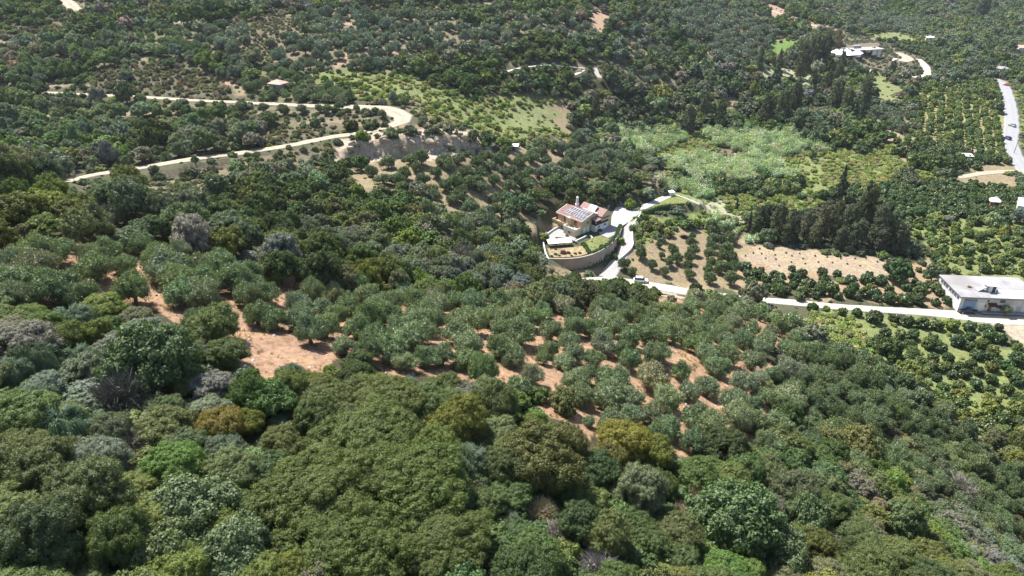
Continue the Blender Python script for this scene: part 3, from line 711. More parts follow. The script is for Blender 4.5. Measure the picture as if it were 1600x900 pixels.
# ------------------------------------------------------------------ tree shapes (unit crowns: radius 1 m, foot of the trunk at z=0)
def fib(n, rng, zmin=-1.0):
    k = np.arange(n) + .5
    z = 1 - (1 - zmin) * k / n
    t = k * 2.39996 + rng.random() * 6
    r = np.sqrt(np.maximum(0, 1 - z*z))
    d = np.stack([r*np.cos(t), r*np.sin(t), z], 1) + rng.normal(0, .12, (n, 3))
    return d / np.linalg.norm(d, axis=1)[:, None]
def rand_dir(n, rng):
    d = rng.normal(size=(n, 3)); return d / np.linalg.norm(d, axis=1)[:, None]
def leaf_quads(P, Nn, A, ls, asp, rng):
    """P centre, Nn plane normal, A long axis -> rhombic leaves"""
    A = A - Nn * (A*Nn).sum(1)[:, None]; A /= np.linalg.norm(A, axis=1)[:, None] + 1e-9
    B = np.cross(Nn, A)
    ls = ls * (.65 + .7*rng.random(len(P)))[:, None]
    v = np.stack([P - A*ls, P + B*ls*asp - A*ls*.1, P + A*ls, P - B*ls*asp - A*ls*.1], 1)
    return v.reshape(-1, 3), np.arange(len(P)*4).reshape(-1, 4)
ICO = None
def ico():
    global ICO
    if ICO is None:
        bm = bmesh.new(); bmesh.ops.create_icosphere(bm, subdivisions=1, radius=1)
        ICO = (np.array([v.co[:] for v in bm.verts]), np.array([[v.index for v in f.verts] for f in bm.faces])); bm.free()
    return ICO
def crown(seed, n, ls, asp=.55, h=.85, z0=.45, lobes=12, sub=8, lr=(.3,.45), sr=(.38,.55), spread=.62, axis='rand', core=.78, zmin=-.35, squash=1.0, up=.0, cone=0.0, ragged=.16):
    rng = np.random.default_rng(seed)
    D = fib(lobes, rng, zmin)
    L = []
    for d in D:
        r = rng.uniform(*lr); s = spread*rng.uniform(.75, 1.12)
        c = np.array([d[0]*s, d[1]*s, d[2]*s*h])
        if cone: c[:2] *= max(.12, 1 - cone*(c[2]/h*.5+.5)); r *= max(.3, 1 - cone*.6*(c[2]/h*.5+.5))
        L.append((c, r))
    L.append((np.zeros(3), (.5 if lobes < 60 else .62)*(1-cone*.4)))
    C = []; Rr = []
    for c, r in L:
        dd = fib(sub, rng, -.5)
        for q in dd:
            r2 = r*rng.uniform(*sr); C.append(c + q*np.array([1, 1, h*.9])*(r - r2*.45)); Rr.append(r2)
    C = np.array(C); Rr = np.array(Rr)
    p = Rr**2 / (Rr**2).sum()
    m = int(n*1.9)
    k = rng.choice(len(C), m, p=p)
    d = rand_dir(m, rng)
    outw = C[k] / (np.linalg.norm(C[k], axis=1)[:, None] + 1e-6)
    d = d + outw*.55 + np.array([0, 0, .25]); d /= np.linalg.norm(d, axis=1)[:, None]
    P = C[k] + d*(Rr[k]*(1 + ragged*rng.normal(size=m)))[:, None]
    # drop leaves buried inside other clumps
    keep = np.ones(m, bool)
    for i in range(0, m, 4000):
        dist = np.linalg.norm(P[i:i+4000, None, :] - C[None], axis=2) / Rr[None]
        keep[i:i+4000] = dist.min(1) > .72
    idx = np.nonzero(keep)[0][:n]
    P, d, k = P[idx], d[idx], k[idx]
    Nn = d + rng.normal(0, .36, d.shape); Nn /= np.linalg.norm(Nn, axis=1)[:, None]
    if axis == 'out':
        A = d + rng.normal(0, .35, d.shape) + np.array([0, 0, up]); Nn = np.cross(A, rand_dir(len(P), rng)); Nn /= np.linalg.norm(Nn, axis=1)[:, None]
        flip = (Nn*d).sum(1) < 0; Nn[flip] *= -1
        Nn = Nn + d*.7; Nn /= np.linalg.norm(Nn, axis=1)[:, None]
    else:
        A = rand_dir(len(P), rng)
    V, Q = leaf_quads(P, Nn, A, ls, asp, rng)
    lobe_tone = rng.random(len(C))
    leaf = np.clip(.55*rng.random(len(P)) + .45*lobe_tone[k], 0, 1)
    iv, it = ico()
    TV = []; TT = []; off = len(V)
    if core:
        for i in range(len(C)):
            TV.append(C[i] + iv*(Rr[i]*core)*(1 + .15*rng.normal(size=(len(iv), 1)))); TT.append(it + off); off += len(iv)
        for c, r in (L if lobes < 60 else [(np.zeros(3), .5)]):
            TV.append(c*1.0 + iv*r*.8*np.array([1, 1, min(h, .8)])); TT.append(it + off); off += len(iv)
        TV = np.concatenate(TV); TT = np.concatenate(TT)
        V = np.concatenate([V, TV]); leaf = np.concatenate([leaf, .22 + .16*rng.random(len(TT))])  # core faces get darker tones, the crown's inner shade put into colour
        tris = TT
    else: tris = None
    V = V * np.array([1, 1, squash])
    V[:, :2] *= .9/np.percentile(np.hypot(V[:, 0], V[:, 1]), 96)
    V[:, 2] += z0 - np.percentile(V[:, 2], 3)
    return V, Q, tris, leaf
def tube(P, R, seg=6):
    P = np.asarray(P, float); V = []; Q = []
    for i in range(len(P)):
        t = P[min(i+1, len(P)-1)] - P[max(i-1, 0)]; t = t/(np.linalg.norm(t)+1e-9)
        a = np.cross(t, [1, .3, 0]); a /= np.linalg.norm(a)+1e-9; b = np.cross(t, a)
        for s in range(seg):
            g = 2*PI*s/seg; V.append(P[i] + R[i]*(a*math.cos(g) + b*math.sin(g)))
    for i in range(len(P)-1):
        for s in range(seg):
            Q.append((i*seg+s, i*seg+(s+1) % seg, (i+1)*seg+(s+1) % seg, (i+1)*seg+s))
    return V, Q
def trunk(seed, r=.09, ht=.7, limbs=4, reach=.5, seg=6):
    rng = np.random.default_rng(seed+77); V = []; Q = []
    def add(P, R):
        v, q = tube(P, R, seg); o = len(V); V.extend(v); Q.extend([[a+o for a in f] for f in q])
    lean = rng.normal(0, .05, 2)
    fork = np.array([lean[0], lean[1], ht*.45])
    add([(0, 0, -.35), (0, 0, 0), (lean[0]*.4, lean[1]*.4, ht*.2), fork, fork+[0, 0, ht*.2]], [r*1.5, r*1.35, r, r*.85, r*.5])
    for i in range(limbs):
        a = i*2*PI/limbs + rng.random(); d = np.array([math.cos(a), math.sin(a), 0])
        e = fork + d*reach*rng.uniform(.7, 1.1) + np.array([0, 0, ht*rng.uniform(.5, .9)])
        m = (fork + e)/2 + d*.06 + np.array([0, 0, -.03]) + rng.normal(0, .03, 3)
        add([fork - [0, 0, .03], m, e], [r*.6, r*.42, r*.2])
        e2 = m + np.array([-d[1], d[0], .5])*reach*.5
        add([m, (m+e2)/2+[0, 0, .02], e2], [r*.35, r*.25, r*.12])
    return np.array(V), np.array(Q)
def strands(seed, n, length, wid, droop=1.0, h=1.0):
    """hanging thin sprays falling from a mounded top"""
    rng = np.random.default_rng(seed); V = []; Q = []
    cl = fib(14, rng, .1)*np.array([.75, .75, h]); k = rng.integers(0, len(cl), n)
    S = cl[k]*rng.uniform(.75, 1.05, n)[:, None] + rng.normal(0, .08, (n, 3))
    out = S*np.array([1, 1, 0]); out /= np.linalg.norm(out, axis=1)[:, None] + 1e-6
    side = np.cross(out, [0, 0, 1.0]) + rng.normal(0, .3, (n, 3)); side /= np.linalg.norm(side, axis=1)[:, None]
    ln = length*rng.uniform(.5, 1.2, n)[:, None]
    P1 = S + out*ln*.13 + np.array([0, 0, .04]) + rng.normal(0, .03, (n, 3)); P2 = P1 + out*ln*.12 - np.array([0, 0, 1])*ln*.5*droop; P3 = P2 + out*ln*.04 - np.array([0, 0, 1])*ln*.5*droop
    w = side*wid
    V = np.stack([S-w, S+w, P1-w, P1+w, P2-w*.8, P2+w*.8, P3-w*.2, P3+w*.2], 1).reshape(-1, 3)
    b = np.arange(n)[:, None]*8
    Q = np.concatenate([b+np.array([[0, 1, 3, 2]]), b+np.array([[2, 3, 5, 4]]), b+np.array([[4, 5, 7, 6]])])
    leaf = np.tile(rng.random(n), 3)
    V[:, 2] += .35
    return V, Q, leaf
def twigs(seed, n, length, wid, h=1.0):
    """bare branching twigs of a dead shrub"""
    rng = np.random.default_rng(seed)
    d = rand_dir(n, rng); d[:, 2] = np.abs(d[:, 2])*.9 + .15; d /= np.linalg.norm(d, axis=1)[:, None]
    S = d*rng.uniform(.15, .8, n)[:, None]*np.array([1, 1, h])
    e = d + rng.normal(0, .5, (n, 3)); e /= np.linalg.norm(e, axis=1)[:, None]
    E = S + e*length*rng.uniform(.4, 1.2, n)[:, None]
    side = np.cross(e, rand_dir(n, rng)); side /= np.linalg.norm(side, axis=1)[:, None]
    side2 = np.cross(e, side)
    w = side*wid; w2 = side2*wid
    V = np.stack([S-w, S+w, E+w*.3, E-w*.3, S-w2, S+w2, E+w2*.3, E-w2*.3], 1).reshape(-1, 3)
    b = np.arange(n)[:, None]*8
    Q = np.concatenate([b+np.array([[0, 1, 2, 3]]), b+np.array([[4, 5, 6, 7]])])
    return V, Q, np.tile(rng.random(n), 2)
def cane_clump(seed, n, wid):
    rng = np.random.default_rng(seed)
    a = rng.random(n)*2*PI; r = np.sqrt(rng.random(n))*.8
    S = np.stack([np.cos(a)*r, np.sin(a)*r, np.zeros(n)], 1); ln = rng.uniform(1.2, 2.0, n)
    z = rng.uniform(.3, 1, n)*ln
    base = S.copy(); base[:, 2] = z
    a2 = rng.random(n)*2*PI + .0; out = np.stack([np.cos(a2), np.sin(a2), rng.uniform(-.2, 1.0, n)], 1); out /= np.linalg.norm(out, axis=1)[:, None]
    E = base + out*rng.uniform(.25, .55, n)[:, None]
    side = np.cross(out, rand_dir(n, rng)); side /= np.linalg.norm(side, axis=1)[:, None]; w = side*wid
    M = (base+E)/2 + np.array([0, 0, .06])
    V = np.stack([base, M-w, E-np.array([0, 0, .1]), M+w], 1).reshape(-1, 3)
    Q = np.arange(n*4).reshape(-1, 4)
    iv, it = ico(); T = it + len(V); V = np.concatenate([V, iv*np.array([.75, .75, .62]) + np.array([0, 0, .55])])
    return V, Q, T, np.concatenate([rng.random(n), np.full(len(T), .15)])  # clump core toned dark, shade between the canes put into its colour
def tuft(seed, n):
    rng = np.random.default_rng(seed); a = rng.random(n)*2*PI; r = rng.random(n)*.5
    S = np.stack([np.cos(a)*r, np.sin(a)*r, np.zeros(n)], 1)
    E = S + np.stack([np.cos(a)*.35, np.sin(a)*.35, np.ones(n)], 1)*rng.uniform(.4, 1, n)[:, None] + rng.normal(0, .12, (n, 3))
    s = np.stack([-np.sin(a), np.cos(a), np.zeros(n)], 1)*.05
    V = np.stack([S-s, S+s, E], 1).reshape(-1, 3)
    return V, np.arange(n*3).reshape(-1, 3), rng.random(n)
def conifer(seed, n, ls, h=3.2, ragged=.25, narrow=False, gaps=0.0):
    """tall tiered crown: sprays on drooping boughs round a stem"""
    rng = np.random.default_rng(seed)
    nb = 60 if not narrow else 46
    P = []; K = []
    zz = np.sort(rng.random(nb))
    ends = []
    for b in range(nb):
        f = zz[b]; z = .35 + f*(h-.45)
        R = (1-f)**(.75 if not narrow else .5)*(1.0 if f > .1 else .6+4*f)*rng.uniform(.6, 1.25)
        if narrow: R = min(R, 1.0)*.95
        a = b*2.4 + rng.normal(0, .4); d = np.array([math.cos(a), math.sin(a), 0]); ends.append((z, R, d))
    w = np.array([e[1]+.15 for e in ends]); k = rng.choice(nb, n, p=w/w.sum())
    z = np.array([e[0] for e in ends])[k]; R = np.array([e[1] for e in ends])[k]; d = np.array([e[2] for e in ends])[k]
    t = rng.random(n)**.6
    sd = np.stack([-d[:, 1], d[:, 0], np.zeros(n)], 1)
    P = d*(R*t)[:, None] + sd*(rng.normal(0, .16, n)*(1.1-t*.5)*(R+.25))[:, None]
    P[:, 2] = z - (.0 if narrow else .10)*R*t*3 + rng.normal(0, .07, n) + (.25*R*t if narrow else 0)
    Nn = d*.6 + rand_dir(n, rng)*.7 + np.array([0, 0, .5]); Nn /= np.linalg.norm(Nn, axis=1)[:, None]
    V, Q = leaf_quads(P, Nn, d + rng.normal(0, .5, (n, 3)), ls, .4, rng)
    leaf = rng.random(n)
    iv, it = ico(); T = []
    TV = []; off = len(V)
    for i in range(9):
        f = i/9; TV.append(iv*np.array([.42*(1-f)+.06, .42*(1-f)+.06, h*.09]) + np.array([0, 0, .4+f*(h-.7)])); T.append(it+off); off += len(iv)
    V = np.concatenate([V]+TV); T = np.concatenate(T)
    return V, Q, T, np.concatenate([leaf, np.full(len(T), .15)])  # stem cores toned dark, shade inside the boughs put into colour

VAR = {}     # species -> level -> list of (crown mesh, trunk mesh or None)
def add_var(sp, lod, nm, V, Q, T, leaf, mt, tr=None, single=False, bark=None):
    bark = bark or M_BARK
    if tr is not None and single:
        o = len(V); tv, tq = tr
        V2 = np.concatenate([V, tv]); nq = len(Q)
        Q2 = np.concatenate([Q, tq + o]); nt = 0 if T is None else len(T)
        leaf2 = np.concatenate([leaf[:nq], np.full(len(tq), .5), leaf[nq:]])
        mi = np.concatenate([np.zeros(nq), np.ones(len(tq)), np.zeros(nt)])
        me = mesh_np(nm, V2, Q2, T, [mt, bark], leaf=leaf2, midx=mi); trm = None
    else:
        me = mesh_np(nm, V, Q, T, [mt], leaf=leaf); trm = None
        if tr is not None: trm = mesh_np('trunk', tr[0], tr[1], None, [bark], smooth=True)
    VAR.setdefault(sp, {}).setdefault(lod, []).append((me, trm))
def build_variants():
    for i in range(3):
        s = i*10
        # olive: feathery, several upright heads
        kw = dict(asp=.26, axis='out', up=.35, lobes=10, sub=7, lr=(.28,.5), sr=(.36,.6), spread=.66, core=.62, zmin=-.2, z0=.42, ragged=.3)
        for hh in (.7, .92):
            add_var('olive', 0, 'crown', *crown(s+1+int(hh*1000), 9000, .052, h=hh, **{**kw, 'lobes': 8 if hh < .8 else 12}), M_OLIVE, trunk(s+1, .10, .8))
        add_var('olive', 1, 'crown', *crown(s+2, 5200, .07, h=.78, **kw), M_OLIVE, trunk(s+2, .10, .8))
        add_var('olive', 2, 'olive_tree', *crown(s+3, 2000, .115, h=.8, **{**kw, 'asp':.34}), M_OLIVE, trunk(s+3, .10, .7, 3), single=True)
        # oak: knobbly dense crown
        kw = dict(asp=.6, lobes=16, sub=9, lr=(.26,.44), sr=(.3,.52), spread=.68, core=.74, zmin=-.3, z0=.42, ragged=.2)
        add_var('oak', 0, 'crown', *crown(s+4, 44000, .021, h=.8, **{**kw, 'lobes':30, 'sub':13, 'lr':(.2,.36), 'sr':(.22,.42), 'spread':.8, 'core':.58, 'ragged':.36}), M_LEAF, trunk(s+4, .07, .8, 5))
        if i < 1: add_var('bigoak', 0, 'crown', *crown(s+44, 95000, .0125, h=.62, **{**kw, 'lobes':70, 'sub':12, 'lr':(.13,.24), 'sr':(.22,.45), 'spread':.86, 'core':.55, 'ragged':.3, 'zmin':-.1}), M_LEAF, trunk(s+44, .05, .6, 6))
        add_var('oak', 1, 'crown', *crown(s+5, 14000, .036, h=.85, **{**kw, 'lobes':22, 'sub':10, 'lr':(.22,.38), 'sr':(.25,.45), 'spread':.8, 'core':.6, 'ragged':.34}), M_LEAF, trunk(s+5, .07, .8, 5))
        add_var('oak', 2, 'oak_tree', *crown(s+6, 3000, .085, h=.85, **{**kw, 'lobes':12, 'sub':6}), M_LEAF, trunk(s+6, .07, .7, 3), single=True)
        add_var('oak', 3, 'oak_tree', *crown(s+7, 800, .17, h=.85, **{**kw, 'lobes':10, 'sub':4}), M_LEAF, trunk(s+7, .07, .7, 3, seg=4), single=True)
        add_var('olive', 3, 'olive_tree', *crown(s+8, 700, .19, h=.8, asp=.4, axis='out', up=.3, lobes=9, sub=4, lr=(.3,.5), sr=(.4,.6), spread=.64, core=.65, zmin=-.2, z0=.28, ragged=.22), M_OLIVE, trunk(s+8, .1, .6, 3, seg=4), single=True)
        # shrub: no visible trunk
        kw = dict(asp=.55, lobes=10, sub=7, lr=(.28,.45), sr=(.35,.55), spread=.62, core=.75, zmin=-.1, z0=.02, ragged=.2)
        add_var('shrub', 0, 'mastic_shrub', *crown(s+9, 5500, .07, h=.72, **kw), M_LEAF)
        add_var('shrub', 2, 'mastic_shrub', *crown(s+10, 1100, .14, h=.72, **{**kw, 'lobes':8, 'sub':5}), M_LEAF)
        # citrus: round, dense to the ground
        kw = dict(asp=.6, lobes=15, sub=6, lr=(.26,.36), sr=(.4,.6), spread=.68, core=.82, zmin=-.7, z0=.18, ragged=.12)
        add_var('citrus', 1, 'crown', *crown(s+11, 3600, .085, h=.86, **kw), M_CITRUS, trunk(s+11, .06, .5, 3))
        add_var('citrus', 2, 'orange_tree', *crown(s+12, 1300, .13, h=.86, **kw), M_CITRUS, trunk(s+12, .06, .45, 3, seg=4), single=True)
        # broad-leaved (fig like) crown with big leaves
        kw = dict(asp=.75, lobes=24, sub=8, lr=(.24,.38), sr=(.3,.5), spread=.74, core=.5, zmin=-.2, z0=.25, ragged=.3)
        add_var('fig', 0, 'crown', *crown(s+13, 15000, .034, h=.7, **kw), M_LEAF, trunk(s+13, .07, .7, 5), bark=M_BARKG)
        # bramble mound
        add_var('bramble', 2, 'bramble', *crown(s+14, 420, .17, asp=.6, h=.55, lobes=7, sub=4, lr=(.3,.5), sr=(.4,.6), spread=.6, core=.7, zmin=0, z0=-.05, ragged=.2), M_LEAF)
        # small-leaved soft shrub / conifer
        add_var('cypress', 1, 'crown', *conifer(s+15, 5000, .10, h=4.6, narrow=True), M_CONIF, trunk(s+15, .07, 1.0, 2, .1))
        add_var('spruce', 1, 'crown', *conifer(s+16, 7500, .10, h=3.0), M_CONIF, trunk(s+16, .08, 1.6, 3, .3))
        V, Q, T, lf = crown(s+21, 9000, .06, asp=.4, h=1.75, lobes=26, sub=7, lr=(.18,.40), sr=(.26,.5), spread=.85, core=.55, zmin=-.95, z0=.25, ragged=.5, cone=.45, axis='out')
        V = V*np.array([1.05, 1.05, 1.0]); V[:, 2] *= 3.0/V[:, 2].max()
        add_var('pine', 1, 'crown', V, Q, T, lf, M_CONIF, trunk(s+21, .08, 1.9, 4, .3), bark=M_BARKG)
        V, Q, T, lf = cane_clump(s+17, 260, .055); add_var('cane', 2, 'giant_cane', V, Q, T, lf, M_CANE)
        V, Q, lf = strands(s+18, 4200, .85, .006, h=.8)
        V2, Q2, T2, lf2 = crown(s+18, 2600, .045, asp=.3, h=.75, core=.85, lobes=10, sub=4, z0=.05, axis='out')
        o = len(V); add_var('broom', 0, 'crown', np.concatenate([V, V2]), np.concatenate([Q, Q2+o]), T2+o, np.concatenate([lf, lf2]), M_LEAF, trunk(s+18, .05, .5, 4))
        V, Q, lf = twigs(s+19, 2600, .38, .009); add_var('dead', 0, 'twigs', V, Q, None, lf, M_TWIG, trunk(s+19, .045, .8, 6, .55), bark=M_BARKG)
        V, T, lf = tuft(s+20, 34); VAR.setdefault('tuft', {}).setdefault(2, []).append((mesh_np('dry_grass', V, None, T, [M_CANE], leaf=lf), None))
build_variants()

# ------------------------------------------------------------------ planting
PLANTS = []     # dict(sp, x, y, z, r, sz, tint, rz, hand)
RNG = np.random.default_rng(11)
def pick(pal):
    k = np.array([1, 1, 1]) if any(pal is q for q in (FARB, FARD, FARS, CANE, GREYS, BLUEO)) else np.array([1.05, .97, .82])
    w = np.array([p[1] for p in pal], float); c = k* np.array(pal[RNG.choice(len(pal), p=w/w.sum())][0])
    return tuple(np.clip(c*1.3*RNG.normal(1, .12)*np.array([RNG.normal(1, .07), 1, RNG.normal(1, .1)]), .01, .6))
def hand(sp, lst, pal, hk=.75, note=None):
    """lst of (crown centre x, crown centre y, crown width in picture px[, tint])"""
    A = np.array([(l[0], l[1], l[2]) for l in lst], float)
    x, y, z, D = cast(A[:, 0], A[:, 1], None, 0.0)
    r = A[:, 2]*D/FPX/2
    x, y, z, D = cast(A[:, 0], A[:, 1], None, np.minimum(r*hk, 8))
    r = A[:, 2]*D/FPX/2*{'olive':.97, 'citrus':.82, 'oak':.92}.get(sp, 1.0)
    z = hfin(x, y)
    for i, l in enumerate(lst):
        PLANTS.append(dict(sp=sp, x=float(x[i]), y=float(y[i]), z=float(z[i]), r=float(r[i]), sz=1.0, tint=(tuple(1.12*q*f for q, f in zip(l[3], (1.03, .98, .85))) if len(l) > 3 else pick(pal)), hand=True))
# olives of the near grove, one by one
OL = [(50,390,60),(82,390,60),(58,417,70),(88,440,85),(15,440,70),(145,397,48),(165,390,45),(145,417,55),(190,412,42),(205,450,70),(252,400,50),(262,416,68),(295,418,65),(277,438,60),(312,438,62),(345,412,60),
(360,434,60),(385,425,50),(395,445,52),(22,460,50),(120,458,62),(287,456,60),(317,458,60),(387,462,50),(400,488,50),(412,457,45),(430,497,55),(462,472,55),(507,508,60),(520,457,42),(547,475,55),
(575,460,50),(580,487,60),(560,510,60),(607,472,55),(612,492,60),(585,524,55),(575,545,58),(612,540,65),(535,540,40),(632,510,60),(650,467,50),(655,491,55),(655,517,60),(682,475,50),(682,498,52),(710,470,50),
(712,519,55),(700,455,40),(735,474,55),(737,502,62),(762,492,50),(730,540,60),(665,555,52),(690,553,52),(782,500,50),(780,466,42),(780,540,56),(815,484,50),(847,484,38),(815,519,60),(860,517,50),(850,559,34),
(805,548,42),(830,584,54),(900,492,45),(897,509,50),(922,512,45),(940,497,40),(895,552,50),(887,534,42),(930,559,42),(940,534,50),(960,509,50),(975,494,40),(985,527,50),(982,559,55),(1015,524,50),(1012,508,40),
(1022,491,40),(1030,549,45),(1042,517,50),(1040,481,40),(1067,483,35),(1082,478,35),(1067,519,45),(1065,577,45),(1092,537,50),(1097,518,40),(1107,493,28),(1132,508,36),(1120,473,35),(1145,471,35),(1170,478,30),
(1187,493,22),(1157,523,35),(1175,513,36),(1175,531,30),(1137,529,40),(1107,552,45),(1137,552,50),(1125,572,50),(1175,562,45),(1190,544,40),(900,592,52),(912,617,55),(952,592,55),(970,587,45),(1020,587,62),
(985,622,55),(1045,622,62),(1077,612,42),(1107,602,50),(1157,597,52),(1147,627,55),(1190,619,40),(1020,647,55),(1045,667,55),(1087,649,60),(1112,664,60),(1157,649,45),(1182,657,50),(920,659,24),(1237,503,45),
(1250,522,35),(1207,516,30),(1230,545,36),(1262,545,36),(1285,547,38)]
hand('olive', [(a, b, c*(1.12 if a < 420 else .95)) for a, b, c in OL], OLV)
hand('olive', [(1067,495,24),(1147,487,26),(1188,592,30),(1200,600,26)], [((.24,.27,.19),1)])
# spaced olives under the road cut
OL2 = [(581,266,26),(632,270,29),(650,258,23),(620,280,28),(660,280,27),(654,292,27),(681,268,25),(701,258,23),(696,289,27),(712,278,25),(720,298,24),(679,303,23),(727,266,24),(717,246,25),(733,283,25),(745,252,24),
(748,270,26),(752,292,25),(706,312,22),(733,315,22),(765,260,25),(772,280,26),(760,243,24),(785,248,24),(790,268,25),(795,290,26),(776,310,26),(810,255,24),(815,275,26),(640,244,20)]
hand('olive', OL2, OLVD)
# olives in rows beside the driveway
OL3 = [(975,415,18),(988,424,14),(1001,396,22),(1019,415,17),(1052,392,20),(1058,405,18),(1046,410,18),(1038,425,16),(1082,370,13),(1080,380,18),(1083,392,18),(1077,404,18),(1074,417,18),(1078,430,17),(1112,352,18),(1111,363,18),
(1113,375,19),(1112,387,19),(1108,398,19),(1111,412,20),(1106,424,20),(1109,436,20),(1134,360,20),(1144,370,20),(1128,378,20),(1135,390,22),(1128,402,22),(1143,403,22),(1127,420,22),(1144,420,24),(1142,437,24),(1030,383,12),(1034,400,12)]
hand('olive', [(a, b, c*1.05) for a, b, c in OL3], OLVD)
for _p in PLANTS[-len(OL3):]: _p['sz'] = 1.3
# olives along the upper dirt road
OL4 = [(277,168,22),(345,168,20),(376,168,21),(411,168,20),(443,171,22),(471,170,19),(512,170,19),(530,167,17),(543,174,14),(557,170,14),(571,174,14),(586,173,14),(597,178,16),(313,178,26),(500,169,16),(426,149,14),(466,146,20),(400,242,14)]
hand('olive', OL4, OLVD)
hand('olive', [(534,152,24,(.20,.22,.16)),(511,152,18,(.20,.22,.16))], OLVD)
# big foreground trees
hand('bigoak', [(490,760,210,(0.072,0.097,0.020)),(625,745,220,(0.076,0.099,0.019)),(530,850,220,(0.070,0.095,0.019)),(680,840,180,(0.068,0.095,0.021)),(570,680,190,(0.077,0.103,0.023)),(600,625,150,(0.081,0.107,0.027)),(500,620,110,(0.079,0.103,0.028))], OAKY, .5)
for _p in PLANTS[-7:]: _p['sz'] = .68
hand('oak', [(880,457,60,(.08,.10,.05)),(920,460,58,(.085,.10,.05)),(960,457,52,(.075,.095,.045)),(995,463,48,(.07,.09,.035)),(845,452,55,(.10,.11,.06)),(900,440,30,(.09,.11,.05)),(440,690,90,(.085,.10,.03)),(725,830,90,(.08,.095,.024)),
 (500,600,80,(.10,.115,.028)),(450,600,80,(.10,.12,.03)),(780,630,100,(.09,.105,.04)),(840,700,150,(.085,.095,.03)),(880,690,90,(.09,.095,.035)),(790,730,90,(.06,.08,.028)),
 (975,680,95,(.15,.155,.025)),(1020,700,80,(.13,.14,.03)),(950,715,70,(.12,.12,.035)),(332,498,85,(.10,.13,.045)),(350,545,75,(.075,.105,.035)),(340,660,95,(.15,.13,.03)),(390,610,80,(.07,.11,.03)),(390,655,60,(.12,.14,.025)),
 (130,760,150,(.085,.11,.045)),(60,720,130,(.08,.105,.04)),(60,830,150,(.06,.08,.035)),(180,840,130,(.075,.10,.03)),(950,830,110,(.10,.125,.045)),(1000,760,100,(.12,.14,.08)),(1340,690,80,(.115,.12,.04)),(1300,680,60,(.11,.115,.04)),
 (100,520,70,(.11,.13,.035)),(130,490,60,(.10,.125,.04)),(880,620,60,(.10,.11,.04)),(1060,830,90,(.08,.10,.035)),(1240,760,90,(.085,.10,.05)),(1200,730,80,(.10,.12,.05))], OAKY, .8)
hand('fig', [(235,545,150,(.065,.10,.042)),(290,775,150,(.10,.135,.07)),(250,850,110,(.085,.12,.05)),(360,850,130,(.105,.135,.07)),(420,620,80,(.07,.13,.04)),(390,720,60,(.13,.19,.08)),(1150,800,150,(.08,.12,.05)),(1220,850,110,(.085,.125,.06)),(1260,800,90,(.08,.115,.05)),(1290,740,60,(.08,.12,.05)),(700,885,110,(.10,.16,.06)),(230,590,70,(.06,.10,.04))],
  [((.1,.15,.06),1)], .7)
hand('broom', [(95,665,90,(0.093,0.150,0.103)),(60,620,60,(0.084,0.134,0.092)),(45,560,80,(0.080,0.122,0.081)),(110,500,70,(0.084,0.129,0.092)),(120,560,60,(0.080,0.122,0.081)),(15,580,60,(0.071,0.112,0.076)),(155,660,40,(0.093,0.140,0.097)),(633,603,46,(0.071,0.117,0.092)),(735,720,75,(0.080,0.117,0.076)),(455,582,40,(0.065,0.106,0.081)),(478,600,34,(0.061,0.101,0.076)),(790,815,50,(0.093,0.122,0.081)),(1195,770,30,(0.093,0.122,0.086))], CANE, .6)
hand('dead', [(185,610,110,(.13,.13,.125)),(200,690,80,(.15,.145,.14)),(150,590,50,(.13,.13,.12)),(720,655,60,(.26,.23,.23)),(745,765,36,(.30,.22,.22)),(845,795,60,(.30,.27,.18)),(870,830,60,(.27,.23,.24)),(935,880,80,(.28,.27,.30)),
 (990,795,40,(.28,.25,.24)),(1080,775,50,(.26,.19,.15)),(1120,850,36,(.28,.25,.27)),(1060,800,40,(.25,.20,.16)),(165,330,40,(.14,.14,.15)),(150,345,50,(.13,.13,.13)),(545,410,40,(.15,.12,.12)),(720,400,60,(.17,.15,.14)),(560,405,34,(.13,.11,.11)),
 (1300,850,50,(.22,.20,.19)),(1500,760,60,(.20,.20,.18)),(1290,880,50,(.20,.18,.16)),(970,760,40,(.17,.17,.15)),(1090,650,20,(.25,.2,.15)),(330,540,30,(.13,.13,.15)),(750,870,24,(.22,.2,.22)),(60,860,70,(.12,.11,.11)),(740,840,20,(.3,.27,.27)),(920,770,34,(.15,.14,.16))], BROWN, .5)
hand('shrub', [(385,592,30),(405,600,34),(430,596,30),(455,590,36),(480,588,30),(505,592,36),(525,584,30),(395,580,20),(362,575,26),(440,582,22),(515,575,22),(350,590,36)], OAKY, .6)
hand('shrub', [(560,228,12),(575,236,8),(620,222,10),(668,214,16),(676,222,10),(690,216,14),(705,222,14),(715,214,18),(722,226,10),(735,222,14),(745,228,16),(655,214,12),(640,216,12),(700,236,10),(725,236,9),(660,243,8),(630,244,9),(600,244,8),(548,236,12),(756,228,14),(590,218,14),(575,218,12)], GREYS, .6)
# windbreak conifers and other marked trees of the valley
PN = [(1190,340,22,48),(1212,345,24,62),(1236,352,24,52),(1258,350,22,50),(1280,345,24,60),(1300,342,22,66),(1322,345,26,62),(1345,330,26,84),(1366,350,30,74),(1388,358,30,62),(1335,365,26,50),(1375,372,26,44),(1270,365,22,40),(1225,362,22,40),(1310,372,22,40),(1400,370,26,50),(1180,352,18,34)]
def tall(sp, lst, pal, unit_h):
    """(centre x, centre y, width px, height px)"""
    A = np.array([l[:4] for l in lst], float)
    x, y, z, D = cast(A[:, 0], A[:, 1] + A[:, 3]*.5)
    for i, l in enumerate(lst):
        r = l[2]*D[i]/FPX/2; hh = l[3]*D[i]/FPX/math.cos(PITCH*.8)
        PLANTS.append(dict(sp=sp, x=float(x[i]), y=float(y[i]), z=float(z[i]), r=r, sz=hh/(unit_h*r), tint=l[4] if len(l) > 4 else pick(pal), hand=True))
